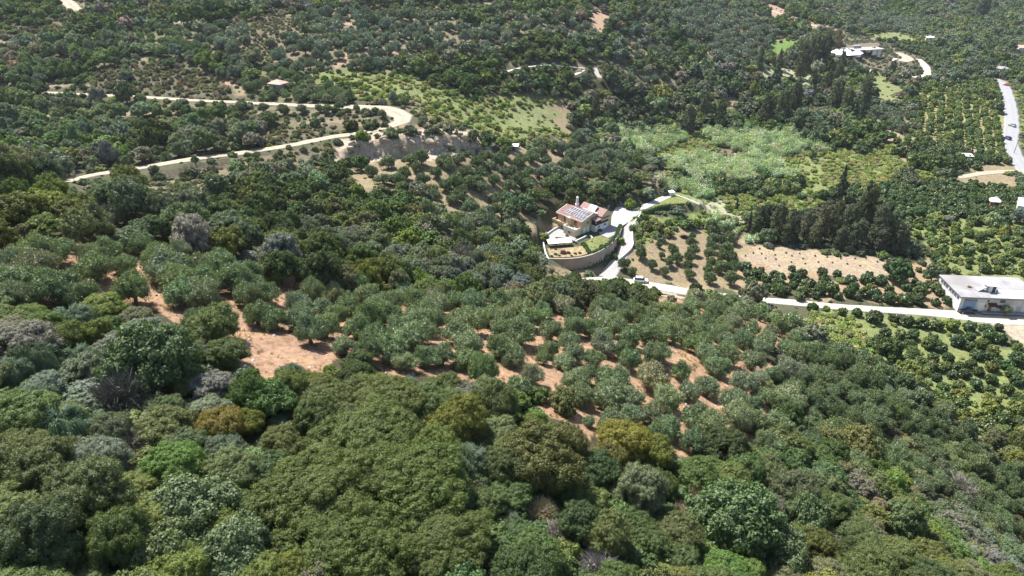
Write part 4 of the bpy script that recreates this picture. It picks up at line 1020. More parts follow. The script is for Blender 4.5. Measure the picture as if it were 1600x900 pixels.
tall('pine', PN, CONI, 3.0)
tall('spruce', [(1310,286,18,54),(1350,305,24,50),(1213,104,18,46),(1169,345,11,34)], CONI, 3.0)
tall('pine', [(1290,130,14,40),(1268,128,12,38),(1302,150,22,52),(1265,85,22,60),(1250,95,24,56),(1283,85,22,62),(1308,105,14,50),(1240,150,20,50),(1220,165,22,50),(1195,170,22,46),(1320,160,20,44),(1345,150,22,56),(1532,12,20,32),(1100,165,18,40),(1125,175,18,40),(1075,185,18,44),(1305,68,16,34),(930,165,16,40),(1185,95,10,40),(1392,106,10,22)], CONI, 3.0)
tall('cypress', [(1150,320,9,20,(.035,.055,.025)),(1343,175,9,30)], CONI, 4.6)
# orchard trees that stand clear
CT = [(1270,477,24,(.05,.095,.02)),(1292,480,15,(.14,.19,.03)),(1317,485,20,(.09,.13,.03)),(1340,486,22,(.05,.095,.02)),(1367,492,34),(1398,495,24),(1420,500,28),(1443,502,28),(1465,505,28),(1490,505,30,(.11,.16,.03)),(1517,508,28),(1385,517,24),(1408,520,24),(1427,520,26),
 (1374,527,22),(1393,535,22),(1458,527,24),(1470,540,28),(1498,530,30),(1515,538,24),(1537,535,28),(1560,513,18),(1564,530,26),(1552,545,26),(1528,552,26),(1427,545,24),(1418,557,22),(1438,562,24),(1460,557,24),(1482,556,24),(1471,572,24),(1450,575,24),(1500,570,24),
 (1519,567,24),(1562,563,22),(1590,557,34),(1585,580,30),(1592,592,30),(1510,582,26),(1530,578,24),(1490,585,24),(1465,588,22),(1550,590,26),(1575,605,28),(1500,600,26),(1526,598,26),(1547,608,26),(1548,632,34,(.13,.17,.03)),(1590,685,24,(.12,.17,.02)),
 (1440,455,14),(1430,438,14),(1377,406,11),(1387,411,10),(1407,406,10),(1421,412,10),(1402,425,15),(1425,428,13),(1448,429,13),(1413,418,12),(1436,420,13),(1459,417,14),(1444,411,12),(1480,420,14),(1514,415,14),
 (1167,425,18),(1168,412,17),(1170,436,18),(1190,420,14),(1210,426,18),(1238,419,16),(1254,426,22),(1285,424,22),(1308,428,18),(1358,430,18),(1378,434,18),(1268,440,20),(1240,443,20),(1295,443,20),(1335,445,20),(1360,447,18),(1390,449,20),(1230,452,20),(1200,447,20),
 (1250,462,22),(1275,460,20),(1310,460,20),(1340,462,18),(1370,464,18),(1395,462,16),(1420,460,16),(1470,455,22),(1463,470,20),(1480,468,20),(1110,455,30,(.10,.15,.03)),(1090,452,26,(.11,.15,.03)),(1185,463,20),(1160,455,18)]
hand('citrus', CT, CITD)
hand('citrus', [(985,315,26,(.14,.20,.03)),(970,374,17,(.15,.21,.03)),(988,357,16,(.10,.16,.04)),(918,366,11,(.06,.11,.03)),(850,352,24,(.17,.21,.05))], CITY)
# darker bushes round the house and on the cut
hand('shrub', [(760,212,36,(.06,.085,.035)),(740,215,26,(.06,.08,.03)),(640,208,26,(.10,.11,.08)),(660,190,14,(.10,.11,.08)),(566,217,26,(.13,.19,.025)),(551,218,14,(.08,.10,.06)),(610,211,28,(.07,.10,.03)),(530,222,14,(.09,.10,.07)),(545,188,30,(.075,.10,.035)),(578,188,30,(.075,.10,.035)),
 (600,192,18,(.075,.10,.05)),(700,205,22,(.11,.12,.08)),(680,208,20,(.10,.11,.07)),(210,285,36,(.07,.095,.045)),(245,270,24,(.07,.095,.05)),(205,275,34,(.07,.095,.05)),(300,262,34,(.08,.10,.06)),(330,258,22,(.085,.10,.065)),(283,278,16,(.07,.10,.04)),(315,272,18,(.07,.10,.04)),
 (440,245,20,(.065,.09,.035)),(555,252,14,(.12,.16,.03)),(595,290,16,(.11,.13,.04)),(568,315,22,(.14,.20,.02)),(277,303,14,(.09,.12,.03)),(285,322,18,(.07,.10,.04)),(507,120,14,(.12,.18,.03)),(535,130,30,(.09,.11,.025)),(470,20,22,(.06,.085,.04)),(1010,350,26,(.10,.125,.04)),(1030,352,24,(.12,.13,.04)),
 (1032,368,22,(.08,.10,.06)),(1022,345,22,(.08,.11,.03)),(1045,362,20,(.12,.13,.04)),(1075,345,30,(.07,.12,.03)),(1060,338,20,(.06,.10,.03)),(1110,350,26,(.13,.15,.08)),(1145,345,22,(.12,.15,.06)),(1030,255,22,(.09,.10,.07)),(1425,275,44,(.075,.095,.055)),(1480,268,34,(.065,.09,.045)),(1420,265,30,(.075,.095,.055)),
 (960,398,14,(.07,.10,.03)),(940,395,10,(.07,.1,.03)),(1036,138,38,(.13,.15,.03)),(1340,262,8,(.06,.08,.03)),(1460,378,20,(.09,.12,.03)),(1420,382,44,(.07,.09,.05))], MIXG, .7)

SAP = [(1187,388),(1208,391),(1228,396),(1190,396),(1211,399),(1196,404),(1212,406),(1237,401),(1249,398),(1254,406),(1273,402),(1292,404),(1313,407),(1335,407),(1352,407),(1300,413),(1323,415),(1278,412),(1343,418),(1217,416),(1165,398),(1177,394),(1370,412),(1236,411),(1258,414)]
hand('sapling', [(a, b, 3.2) for a, b in SAP], CITD, .5)
def patch_pal(c, pal, x, y):
    if c not in ('far', 'mid', 'near', 'fard', 'midd', 'dense', 'ridge'): return pal
    a = math.sin(x*.071+1.3*math.sin(y*.05))*math.sin(y*.083+1.1*math.sin(x*.047+2)); b = math.sin(x*.13+y*.09+2*math.sin(y*.031))
    if a > .45: return FARS if c in ('far', 'fard') else GREYS
    if a < -.5: return DEEPG
    if b > .75: return BRIG if c in ('mid', 'near') else GRNO
    if b < -.8 and c in ('mid', 'near', 'ridge'): return OAKD
    return pal
# everything else fills the plots of land at each plot's own spacing
def autofill():
    placed = np.array([(p['x'], p['y'], p['r']) for p in PLANTS])
    cell = {}
    def put(x, y, r): cell.setdefault((int(x//8), int(y//8)), []).append((x, y, r))
    for x, y, r in placed: put(x, y, r)
    jobs = {}
    for cname, (g, layers) in CLS.items():
        for li, (sp, space, r0, r1, prob, pal) in enumerate(layers):
            jobs.setdefault((li, space), []).append((cname, sp, r0, r1, prob, pal))
    for (li, space), items in sorted(jobs.items(), key=lambda t: (t[0][0], -t[0][1])):
        # polar-limited square lattice, jittered
        ymax = 980
        xs = np.arange(-640, 760, space); ys = np.arange(2, ymax, space*.9)
        X, Y = np.meshgrid(xs, ys); X = X + ((np.arange(len(ys)) % 2)[:, None]*space*.5)
        rg = np.random.default_rng(int(space*100)+li)
        regular = any(i[1] in ('citrus',) for i in items)
        jit = .14 if regular else .42
        X = (X + rg.uniform(-jit, jit, X.shape)*space).ravel(); Y = (Y + rg.uniform(-jit, jit, Y.shape)*space).ravel()
        h = hbase(X, Y)
        px, py, D = project(X, Y, h + 1.2)
        inf = (px > -230) & (px < 1830) & (py > -40) & (py < 1090) & (D > 26)
        X, Y, h, px, py, D = X[inf], Y[inf], h[inf], px[inf], py[inf], D[inf]
        if not len(X): continue
        c = classify(X, Y, h + 1.2)
        gap = road_gap(X, Y)
        for cname, sp, r0, r1, prob, pal in items:
            m = (c == ORDER.index(cname)) & (rg.random(len(X)) < prob)
            if li > 0: m &= (D < 620)
            if cname == 'far' and li == 0: m &= ~((np.sin(X*.043+2)*np.sin(Y*.051+np.sin(X*.02)) > .55) & (rg.random(len(X)) < .75))
            if cname in ('far', 'farol', 'bigol'): m &= ~(terrace(X, Y, h) & (h > 14) & (rg.random(len(X)) < .8))
            if sp in ('bramble','cane'): m &= (rg.random(len(X)) < np.clip(330/D, .35, 1))
            for i in np.nonzero(m)[0]:
                r = rg.uniform(r0, r1)
                if D[i] > 420: r *= 1.12
                if gap[i] < r*.75: continue
                x, y = X[i], Y[i]; ok = True
                kx, ky = int(x//8), int(y//8)
                if sp in ('bramble','cane'): f = .35
                elif cname in ('near', 'neary', 'mid') and li == 0: f = .46
                elif cname in ('near', 'neary'): f = .42
                elif li > 0: f = .55
                else: f = .62
                for a in (-1, 0, 1):
                    for b in (-1, 0, 1):
                        for (qx, qy, qr) in cell.get((kx+a, ky+b), ()):
                            lim = (qr + r)*f if li == 0 else max(qr*.75, (qr+r)*f*.8)
                            if (qx-x)**2 + (qy-y)**2 < lim*lim: ok = False; break
                        if not ok: break
                    if not ok: break
                if not ok: continue
                put(x, y, r)
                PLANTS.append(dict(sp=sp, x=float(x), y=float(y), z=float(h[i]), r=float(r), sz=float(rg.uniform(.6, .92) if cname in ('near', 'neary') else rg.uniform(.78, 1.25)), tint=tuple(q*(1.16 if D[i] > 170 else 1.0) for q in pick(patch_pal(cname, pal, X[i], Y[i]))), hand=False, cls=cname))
        # keep clear of the built compound
KEEP = [COMPOUND, POOLT, SITE, zpoly([(1462,425),(1590,430),(1800,440),(1800,506),(1492,492),(1465,455)], 1.0)]
autofill()
_x = np.array([p['x'] for p in PLANTS]); _y = np.array([p['y'] for p in PLANTS])
_z = hfin(_x, _y)
_bad = np.zeros(len(_x), bool)
for k in KEEP: _bad |= inpoly(_x, _y, k)
for p, z, b in zip(PLANTS, _z, _bad): p['z'] = float(z); p['bad'] = bool(b) and not p['hand']
PLANTS = [p for p in PLANTS if not p['bad']]
# weeds and small bushes along the road verges
for nm, key, L in ROADS:
    if nm in ('driveway', 'asphalt_road'): continue
    rg = np.random.default_rng(len(L)+5)
    for i in range(0, len(L)-1):
        for sd in (-1, 1):
            if rg.random() > .5: continue
            t = L[i+1, :2]-L[i, :2]; t = t/(np.linalg.norm(t)+1e-9); off = (L[i, 3] + rg.uniform(.1, 1.6))*sd
            x = L[i, 0]-t[1]*off; y = L[i, 1]+t[0]*off
            r = rg.uniform(.25, .8)
            PLANTS.append(dict(sp='shrub', x=float(x), y=float(y), z=float(hfin([x], [y])[0]), r=float(r), sz=float(rg.uniform(.6, 1.1)), tint=pick(GREYS if rg.random() < .6 else MIXG), hand=False, bad=False))
# places the photograph shows open: no wild plant may stand high enough in front of them
OPEN = [(855,412),(865,416),(880,417),(895,417),(910,416),(925,412),(940,406),(955,398),(966,386),(972,372),(978,360),(980,345),(975,335),(965,400),(955,412),(948,422),(940,430),(928,434),(955,430),(910,434),(990,440),(1005,441),(1015,445),
 (1030,449),(1050,452),(1070,456),(1040,460),(1060,463),(880,398),(900,392),(930,385),(945,375),(870,400),(858,395),(860,380),(890,385),(905,372),(890,358),(1000,420),(1020,430),(1050,430),(1080,440),(990,412)]
OPEN += [(1020,320),(1050,315),(1070,315),(1035,325),(1010,328),(1085,318),(1030,315),(1060,305),(1080,312),(1045,308),(1437,94),(1452,110),(1425,92),(1412,88),(1430,120),(1100,312)]
OPEN += [(x, 472+(x-1220)*.09) for x in range(1225, 1600, 12)] + [(104,283),(120,279),(140,275),(160,270),(180,266),(230,260),(255,255),(265,251),(290,249),(320,244),(350,240),(380,237),(410,233),(440,228),(470,223),(500,217),(520,213),(545,210),(580,205),
 (598,201),(620,190),(632,182),(620,174),(600,171),(585,168),(565,166),(490,164),(455,163),(430,163),(400,161),(360,159),(330,158),(300,156),(270,154),(245,153),(85,145),(1575,150),(1582,180),(1582,210),(1588,240),(1575,135),(1590,225),
 (1520,273),(1540,270),(1505,276),(1440,95),(1446,105),(1448,115),(830,103),(870,101),(900,104),(912,108),(934,116),(1175,500),(1200,505),(1220,525),(1235,540),(1180,510),(1045,540),(1060,547),(1075,555),(860,610),(870,640),(900,660),(920,680),(865,590),
 (1225,72),(1215,80),(1240,68),(1210,28),(1240,32),(1270,40),(105,5),(116,12),(215,412),(228,440),(245,465),(262,480),(370,500),(390,530),(380,550),(440,525),(470,540),(420,535),(600,230),(640,235),(690,225),(620,245),(730,225),(570,240),
 (1325,85),(1345,85),(1380,105),(1395,98),(1310,86),(1365,78),(436,132),(803,232),(1555,316),(1562,110),(1597,80),(1450,62),(1508,246)]
_ox, _oy, _oz, _oD = cast([o[0] for o in OPEN], [o[1] for o in OPEN], hfin)
def _blocks():
    A = np.array([(p['x'], p['y'], p['z'], p['r'], p['sz']) for p in PLANTS])
    hc = A[:, 3]*A[:, 4]*np.array([.55 if p['sp'] == 'shrub' else 1.0 for p in PLANTS])
    px, py, D = project(A[:, 0], A[:, 1], A[:, 2] + hc); rr = A[:, 3]/D*FPX*.95
    bad = np.zeros(len(A), bool)
    for (ox, oy), oD in zip(OPEN, _oD):
        bad |= (np.hypot(px-ox, (py-oy)) < rr) & (D < oD + .3)
    return bad
PLANTS = [p for p, b in zip(PLANTS, _blocks()) if not (b and not p['hand'])]
_px, _py, _D = project(np.array([p['x'] for p in PLANTS]), np.array([p['y'] for p in PLANTS]), np.array([p['z']+p['r']*.8 for p in PLANTS]))
for p, a, b, d in zip(PLANTS, _px, _py, _D): p['px'] = float(a); p['py'] = float(b); p['D'] = float(d); p['app'] = p['r']/float(d)*FPX

KIND = {'olive':('olive_tree','olive tree'), 'oak':('oak_tree','oak tree'), 'bigoak':('oak_tree','huge oak'), 'shrub':('mastic_shrub','shrub'), 'citrus':('orange_tree','orange tree'), 'fig':('fig_tree','fig tree'),
        'broom':('weeping_broom','broom bush'), 'dead':('dead_shrub','dead shrub'), 'pine':('windbreak_tree','windbreak tree'), 'spruce':('conifer_tree','conifer'), 'sapling':('young_tree','sapling'), 'cypress':('cypress_tree','cypress'), 'bramble':('bramble_thicket','brambles'), 'cane':('cane_bed','cane')}
STUFFY = {'bramble', 'cane'}
VAR['sapling'] = {2: VAR['olive'][2]}
def lod_for(sp, D, r):
    av = VAR[sp]
    want = 0 if D < 78 else 1 if D < 150 else 2 if D < 300 else 3
    if sp == 'shrub': want = 0 if D < 130 else 2
    if want in av: return want
    ks = sorted(av); return min(ks, key=lambda k: (abs(k-want), -k))
INDIV = []
MANY = {}
def plant_all():
    rg = np.random.default_rng(5)
    by = {}
    for p in PLANTS: by.setdefault(p['sp'], []).append(p)
    for sp, lst in by.items():
        vis = lambda p: -p['app'] - (1000 if p['hand'] else 0) if (-20 < p['px'] < 1620 and -10 < p['py'] < 925) else 100
        lst.sort(key=vis)
        n = 0 if sp in STUFFY else 300
        for i, p in enumerate(lst):
            onscreen = vis(p) < 100
            if i < n and onscreen:
                lod = lod_for(sp, p['D'], p['r'])
                v = VAR[sp][lod]; k = int(rg.integers(len(v))); cm, tm = v[k]
                nm = KIND[sp][0]; rz = float(rg.random()*6.28)
                q1, q2 = rg.uniform(.86, 1.18), rg.uniform(.86, 1.18)
                s = (p['r']*q1, p['r']*q2, p['r']*p['sz']*(rg.uniform(.85, 1.15) if sp in ('oak', 'fig', 'shrub', 'dead') else 1))
                if sp in ('pine', 'spruce', 'cypress', 'citrus'): s = (p['r'], p['r'], p['r']*p['sz'])
                if tm is not None:
                    root = link(nm, None, None, (p['x'], p['y'], p['z'])); root.empty_display_size = .3
                    root.rotation_euler = ((rg.normal(0, .07), rg.normal(0, .07), rz) if sp in ('oak', 'olive', 'fig', 'dead') else (0, 0, rz)); root.scale = s
                    c = link('crown' if sp != 'dead' else 'twigs', cm, root); c['tint'] = p['tint']
                    t = link('trunk', tm, root)
                else:
                    root = link(nm, cm, None, (p['x'], p['y'], p['z']), rz, s); root['tint'] = p['tint']
                INDIV.append((sp, p, root))
            else:
                MANY.setdefault(sp, []).append(p)
plant_all()

def gn_group(name, sources):
    g = bpy.data.node_groups.new(name, 'GeometryNodeTree')
    g.interface.new_socket('Geometry', in_out='INPUT', socket_type='NodeSocketGeometry')
    g.interface.new_socket('Geometry', in_out='OUTPUT', socket_type='NodeSocketGeometry')
    N, L = g.nodes, g.links
    gi = N.new('NodeGroupInput'); go = N.new('NodeGroupOutput')
    iop = N.new('GeometryNodeInstanceOnPoints')
    jn = N.new('GeometryNodeJoinGeometry')
    for o in sources:
        oi = N.new('GeometryNodeObjectInfo'); oi.transform_space = 'ORIGINAL'; oi.inputs['Object'].default_value = o; oi.inputs['As Instance'].default_value = True
        L.new(oi.outputs['Geometry'], jn.inputs[0])
    def attr(nm, ty):
        a = N.new('GeometryNodeInputNamedAttribute'); a.data_type = ty; a.inputs['Name'].default_value = nm; return a.outputs['Attribute']
    L.new(gi.outputs[0], iop.inputs['Points']); L.new(jn.outputs[0], iop.inputs['Instance'])
    iop.inputs['Pick Instance'].default_value = True
    L.new(attr('pick', 'INT'), iop.inputs['Instance Index'])
    L.new(attr('turn', 'FLOAT_VECTOR'), iop.inputs['Rotation'])
    L.new(attr('size', 'FLOAT_VECTOR'), iop.inputs['Scale'])
    L.new(iop.outputs[0], go.inputs[0])
    return g
def stuff(name, label, plist, meshes, src_objs=None, srcname=None):
    rg = np.random.default_rng(len(plist))
    n = len(plist)
    if n == 0: return
    me = bpy.data.meshes.new(name); me.vertices.add(n)
    me.vertices.foreach_set('co', np.array([(p['x'], p['y'], p['z']) for p in plist], np.float32).ravel())
    def A(nm, ty, arr, key):
        a = me.attributes.new(nm, ty, 'POINT'); a.data.foreach_set(key, np.asarray(arr).ravel())
    A('turn', 'FLOAT_VECTOR', np.stack([np.zeros(n), np.zeros(n), rg.random(n)*6.28], 1).astype(np.float32), 'vector')
    A('size', 'FLOAT_VECTOR', np.array([(p['r'], p['r'], p['r']*p['sz']) for p in plist], np.float32)*rg.uniform(.84, 1.2, (n, 3)).astype(np.float32), 'vector')
    A('pick', 'INT', rg.integers(0, len(meshes), n).astype(np.int32), 'value')
    A('tint', 'FLOAT_COLOR', np.array([(*p['tint'], 1) for p in plist], np.float32), 'color')
    for mm in meshes[:1]:
        for mt in mm.materials: me.materials.append(mt)
    o = link(name, me)
    g = gn_group(name, src_objs)
    md = o.modifiers.new('scatter', 'NODES'); md.node_group = g
    tag(o, label, kind='stuff')
    return o
def sources(sp, lod):
    out = []
    for (me, tm) in VAR[sp][lod]:
        # carried by a standing plant of that mesh if there is one, else by an unlinked data object
        o = bpy.data.objects.new(KIND.get(sp, ('dry_grass',))[0], me); out.append(o)
    return out
def plant_stuff():
    lab = {'olive':'distant and farther olive trees merging into one grey green canopy', 'oak':'far off oak and wild olive wood reading as one mass', 'shrub':'low scrub growing between the trees',
           'citrus':'farther citrus trees massed in dark green orchards', 'bramble':'bright green brambles and weeds covering the valley floor', 'cane':'pale green giant cane filling the wet valley bottom'}
    nm = {'olive':'olive_wood', 'oak':'oak_wood', 'shrub':'scrub', 'citrus':'orange_orchard', 'bramble':'bramble_thicket', 'cane':'cane_bed'}
    for sp, lst in MANY.items():
        tiers = {}
        for p in lst:
            lod = lod_for(sp, p['D'], p['r'])
            if sp in ('oak', 'olive') and lod < 2: lod = 1
            tiers.setdefault(lod, []).append(p)
        for lod, l in sorted(tiers.items()):
            ms = [m for m, t in VAR[sp][lod]]
            stuff(nm.get(sp, sp), lab.get(sp, 'farther '+KIND[sp][1]), l, ms, sources(sp, lod))
plant_stuff()
print('PLANTS', len(PLANTS), {k: len(v) for k, v in MANY.items()}, len(INDIV))

# ------------------------------------------------------------------ buildings and other made things
class Fr:
    def __init__(s, o, u, v=None, z=0.0):
        s.o = np.array([o[0], o[1], z], float); u = np.array([u[0], u[1]], float); u /= np.linalg.norm(u)
        s.u = np.array([u[0], u[1], 0]); s.v = np.array([-u[1], u[0], 0]) if v is None else np.array([v[0], v[1], 0])/np.hypot(v[0], v[1])
    def p(s, a, b, c): return tuple(s.o + s.u*a + s.v*b + np.array([0, 0, c]))
    def rz(s): return math.atan2(s.u[1], s.u[0])
class MB:
    def __init__(s): s.V = []; s.F = []
    def poly(s, pts, flip=False):
        o = len(s.V); s.V += [tuple(p) for p in pts]; f = list(range(o, o+len(pts))); s.F.append(f[::-1] if flip else f)
    def hexa(s, P):
        """8 points: bottom 0-3 counterclockwise, top 4-7"""
        o = len(s.V); s.V += [tuple(p) for p in P]
        for f in ((3,2,1,0),(4,5,6,7),(0,1,5,4),(1,2,6,5),(2,3,7,6),(3,0,4,7)): s.F.append([o+i for i in f])
    def box(s, a0, a1, b0, b1, c0, c1):
        s.hexa([(a0,b0,c0),(a1,b0,c0),(a1,b1,c0),(a0,b1,c0),(a0,b0,c1),(a1,b0,c1),(a1,b1,c1),(a0,b1,c1)])
    def slab(s, quad, t):
        """quad of 4 points thickened downward by t"""
        s.hexa([(x,y,z-t) for x,y,z in quad] + list(quad))
    def cyl(s, x, y, z0, z1, r0, r1=None, n=10):
        r1 = r0 if r1 is None else r1; o = len(s.V)
        for z, r in ((z0, r0), (z1, r1)):
            for i in range(n): s.V.append((x+r*math.cos(2*PI*i/n), y+r*math.sin(2*PI*i/n), z))
        for i in range(n): s.F.append([o+i, o+(i+1) % n, o+n+(i+1) % n, o+n+i])
        s.F.append([o+i for i in range(n)][::-1]); s.F.append([o+n+i for i in range(n)])
    def prism(s, prof, b0, b1):
        """profile in (a,c) extruded along b"""
        o = len(s.V); n = len(prof)
        for b in (b0, b1):
            for a, c in prof: s.V.append((a, b, c))
        for i in range(n): s.F.append([o+i, o+(i+1) % n, o+n+(i+1) % n, o+n+i])
        s.F.append([o+i for i in range(n)][::-1]); s.F.append([o+n+i for i in range(n)])
    def build(s, name, m, parent=None, bevel=0.0, smooth=False, loc=None, rz=0.0):
        me = bpy.data.meshes.new(name); me.from_pydata(s.V, [], s.F); me.update()
        bm = bmesh.new(); bm.from_mesh(me)
        bmesh.ops.recalc_face_normals(bm, faces=bm.faces)
        if bevel: bmesh.ops.bevel(bm, geom=bm.edges[:], offset=bevel, segments=1, affect='EDGES', profile=.7)
        bm.to_mesh(me); bm.free()
        me.materials.append(m)
        if smooth: me.polygons.foreach_set('use_smooth', [True]*len(me.polygons))
        return link(name, me, parent, loc, rz)
def thing(name, label, cat, loc, rz=0.0, group=None):
    o = link(name, None, None, loc, rz); o.empty_display_size = .5
    return tag(o, label, cat, group)
def part(mb, name, m, parent, **k): return mb.build(name, m, parent, **k)

M_CREAM = mat('cream_render', (.62,.50,.32), .85, .06, 1.0, .1, dirt=.1)
M_SALMON = mat('salmon_render', (.50,.29,.20), .85, .06, 1.0, .1)
M_WHITEW = mat('white_paint', (.74,.71,.67), .8, .06, .8, .1, dirt=.2)
M_OFFW = mat('weathered_white_wall', (.58,.56,.54), .85, .08, .7, .1, dirt=.35)
M_CONC = mat('grey_concrete', (.27,.26,.26), .9, .14, .6, .2, dirt=.4)
M_TILE = mat('roof_tiles', (.27,.165,.145), .85, .18, 2.5, .3)
M_TILEP = mat('pink_roof_tiles', (.48,.30,.24), .85, .12, 2.5, .3)
M_WALLB = mat('beige_wall', (.33,.28,.225), .9, .08, .8, .15, dirt=.3)
M_PANEL = mat('solar_cell', (.03,.036,.06), .45, .15, 2, 0, spec=.25)
M_HEATER = mat('heater_glass', (.20,.28,.31), .3, .1, 2, 0, spec=.6)
M_ALU = mat('aluminium', (.55,.56,.58), .4, .05, 2, 0, metal=.6)
M_DARK = mat('dark_opening', (.02,.02,.024), .5, .1, 2)
M_GLASS = mat('window_glass', (.045,.055,.07), .15, .1, 2, 0, spec=.7)
M_WOOD = mat('dark_wood', (.09,.05,.03), .7, .2, 4)
M_AWN = mat('brown_awning', (.07,.03,.025), .8, .1, 4)
M_BLUE = mat('blue_shutter', (.20,.30,.48), .6, .08, 2)
M_GREYD = mat('grey_door', (.36,.37,.39), .7, .06, 2)
M_WHITEP = mat('white_membrane', (.86,.85,.83), .8, .04, .7, 0)
M_PAVE = mat('white_paving', (.44,.42,.39), .9, .06, .7, .1, dirt=.1)
M_PAVEG = mat('grey_paving', (.28,.27,.265), .9, .06, .9, .1, dirt=.15)
M_LAWN = mat('lawn_grass', (.13,.145,.045), .95, .35, .9, .3)
M_GARD = mat('garden_soil', (.26,.20,.11), .95, .3, .9, .3)
M_ROCK = mat('limestone', (.42,.39,.35), .95, .25, 1.5, .6)
M_CANV = mat('white_canvas', (.82,.81,.80), .7, .04, 1, 0)
M_POLE = mat('weathered_pole', (.12,.10,.08), .9, .2, 3)

def sheet(name, pix, z, m, label, dz=.05):
    P = [(at_z(a, b, z)[0], at_z(a, b, z)[1], z+dz) for a, b in pix]
    mb = MB(); mb.poly(P); o = mb.build(name, m); tag(o, label, kind='structure')
    if o.data.polygons[0].normal.z < 0: o.data.flip_normals()
    sk = [p for p in P]
    return o
def windowpart(fr_pts, parent, frame_m, glass_m, name='window', out=.04):
    """fr_pts(a,c)->point on a wall plane; each is a list (a0,a1,c0,c1,plane b, face axis)"""
    a0, a1, c0, c1, b, ax, sgn = fr_pts
    mb = MB()
    def bx(p0, p1, q0, q1, d0, d1):
        if ax == 'b': mb.box(p0, p1, min(b+sgn*d0, b+sgn*d1), max(b+sgn*d0, b+sgn*d1), q0, q1)
        else: mb.box(min(b+sgn*d0, b+sgn*d1), max(b+sgn*d0, b+sgn*d1), p0, p1, q0, q1)
    w = .08
    bx(a0, a1, c1-w, c1, .0, out); bx(a0, a1, c0, c0+w, .0, out); bx(a0, a0+w, c0+w, c1-w, .0, out); bx(a1-w, a1, c0+w, c1-w, .0, out)
    bx((a0+a1)/2-.03, (a0+a1)/2+.03, c0+w, c1-w, .0, out*.9)
    f = mb.build(name, frame_m, parent)
    g = MB(); mb = g
    bx(a0+w, a1-w, c0+w, c1-w, .002, .02)
    g.build('pane', glass_m, f)
    return f

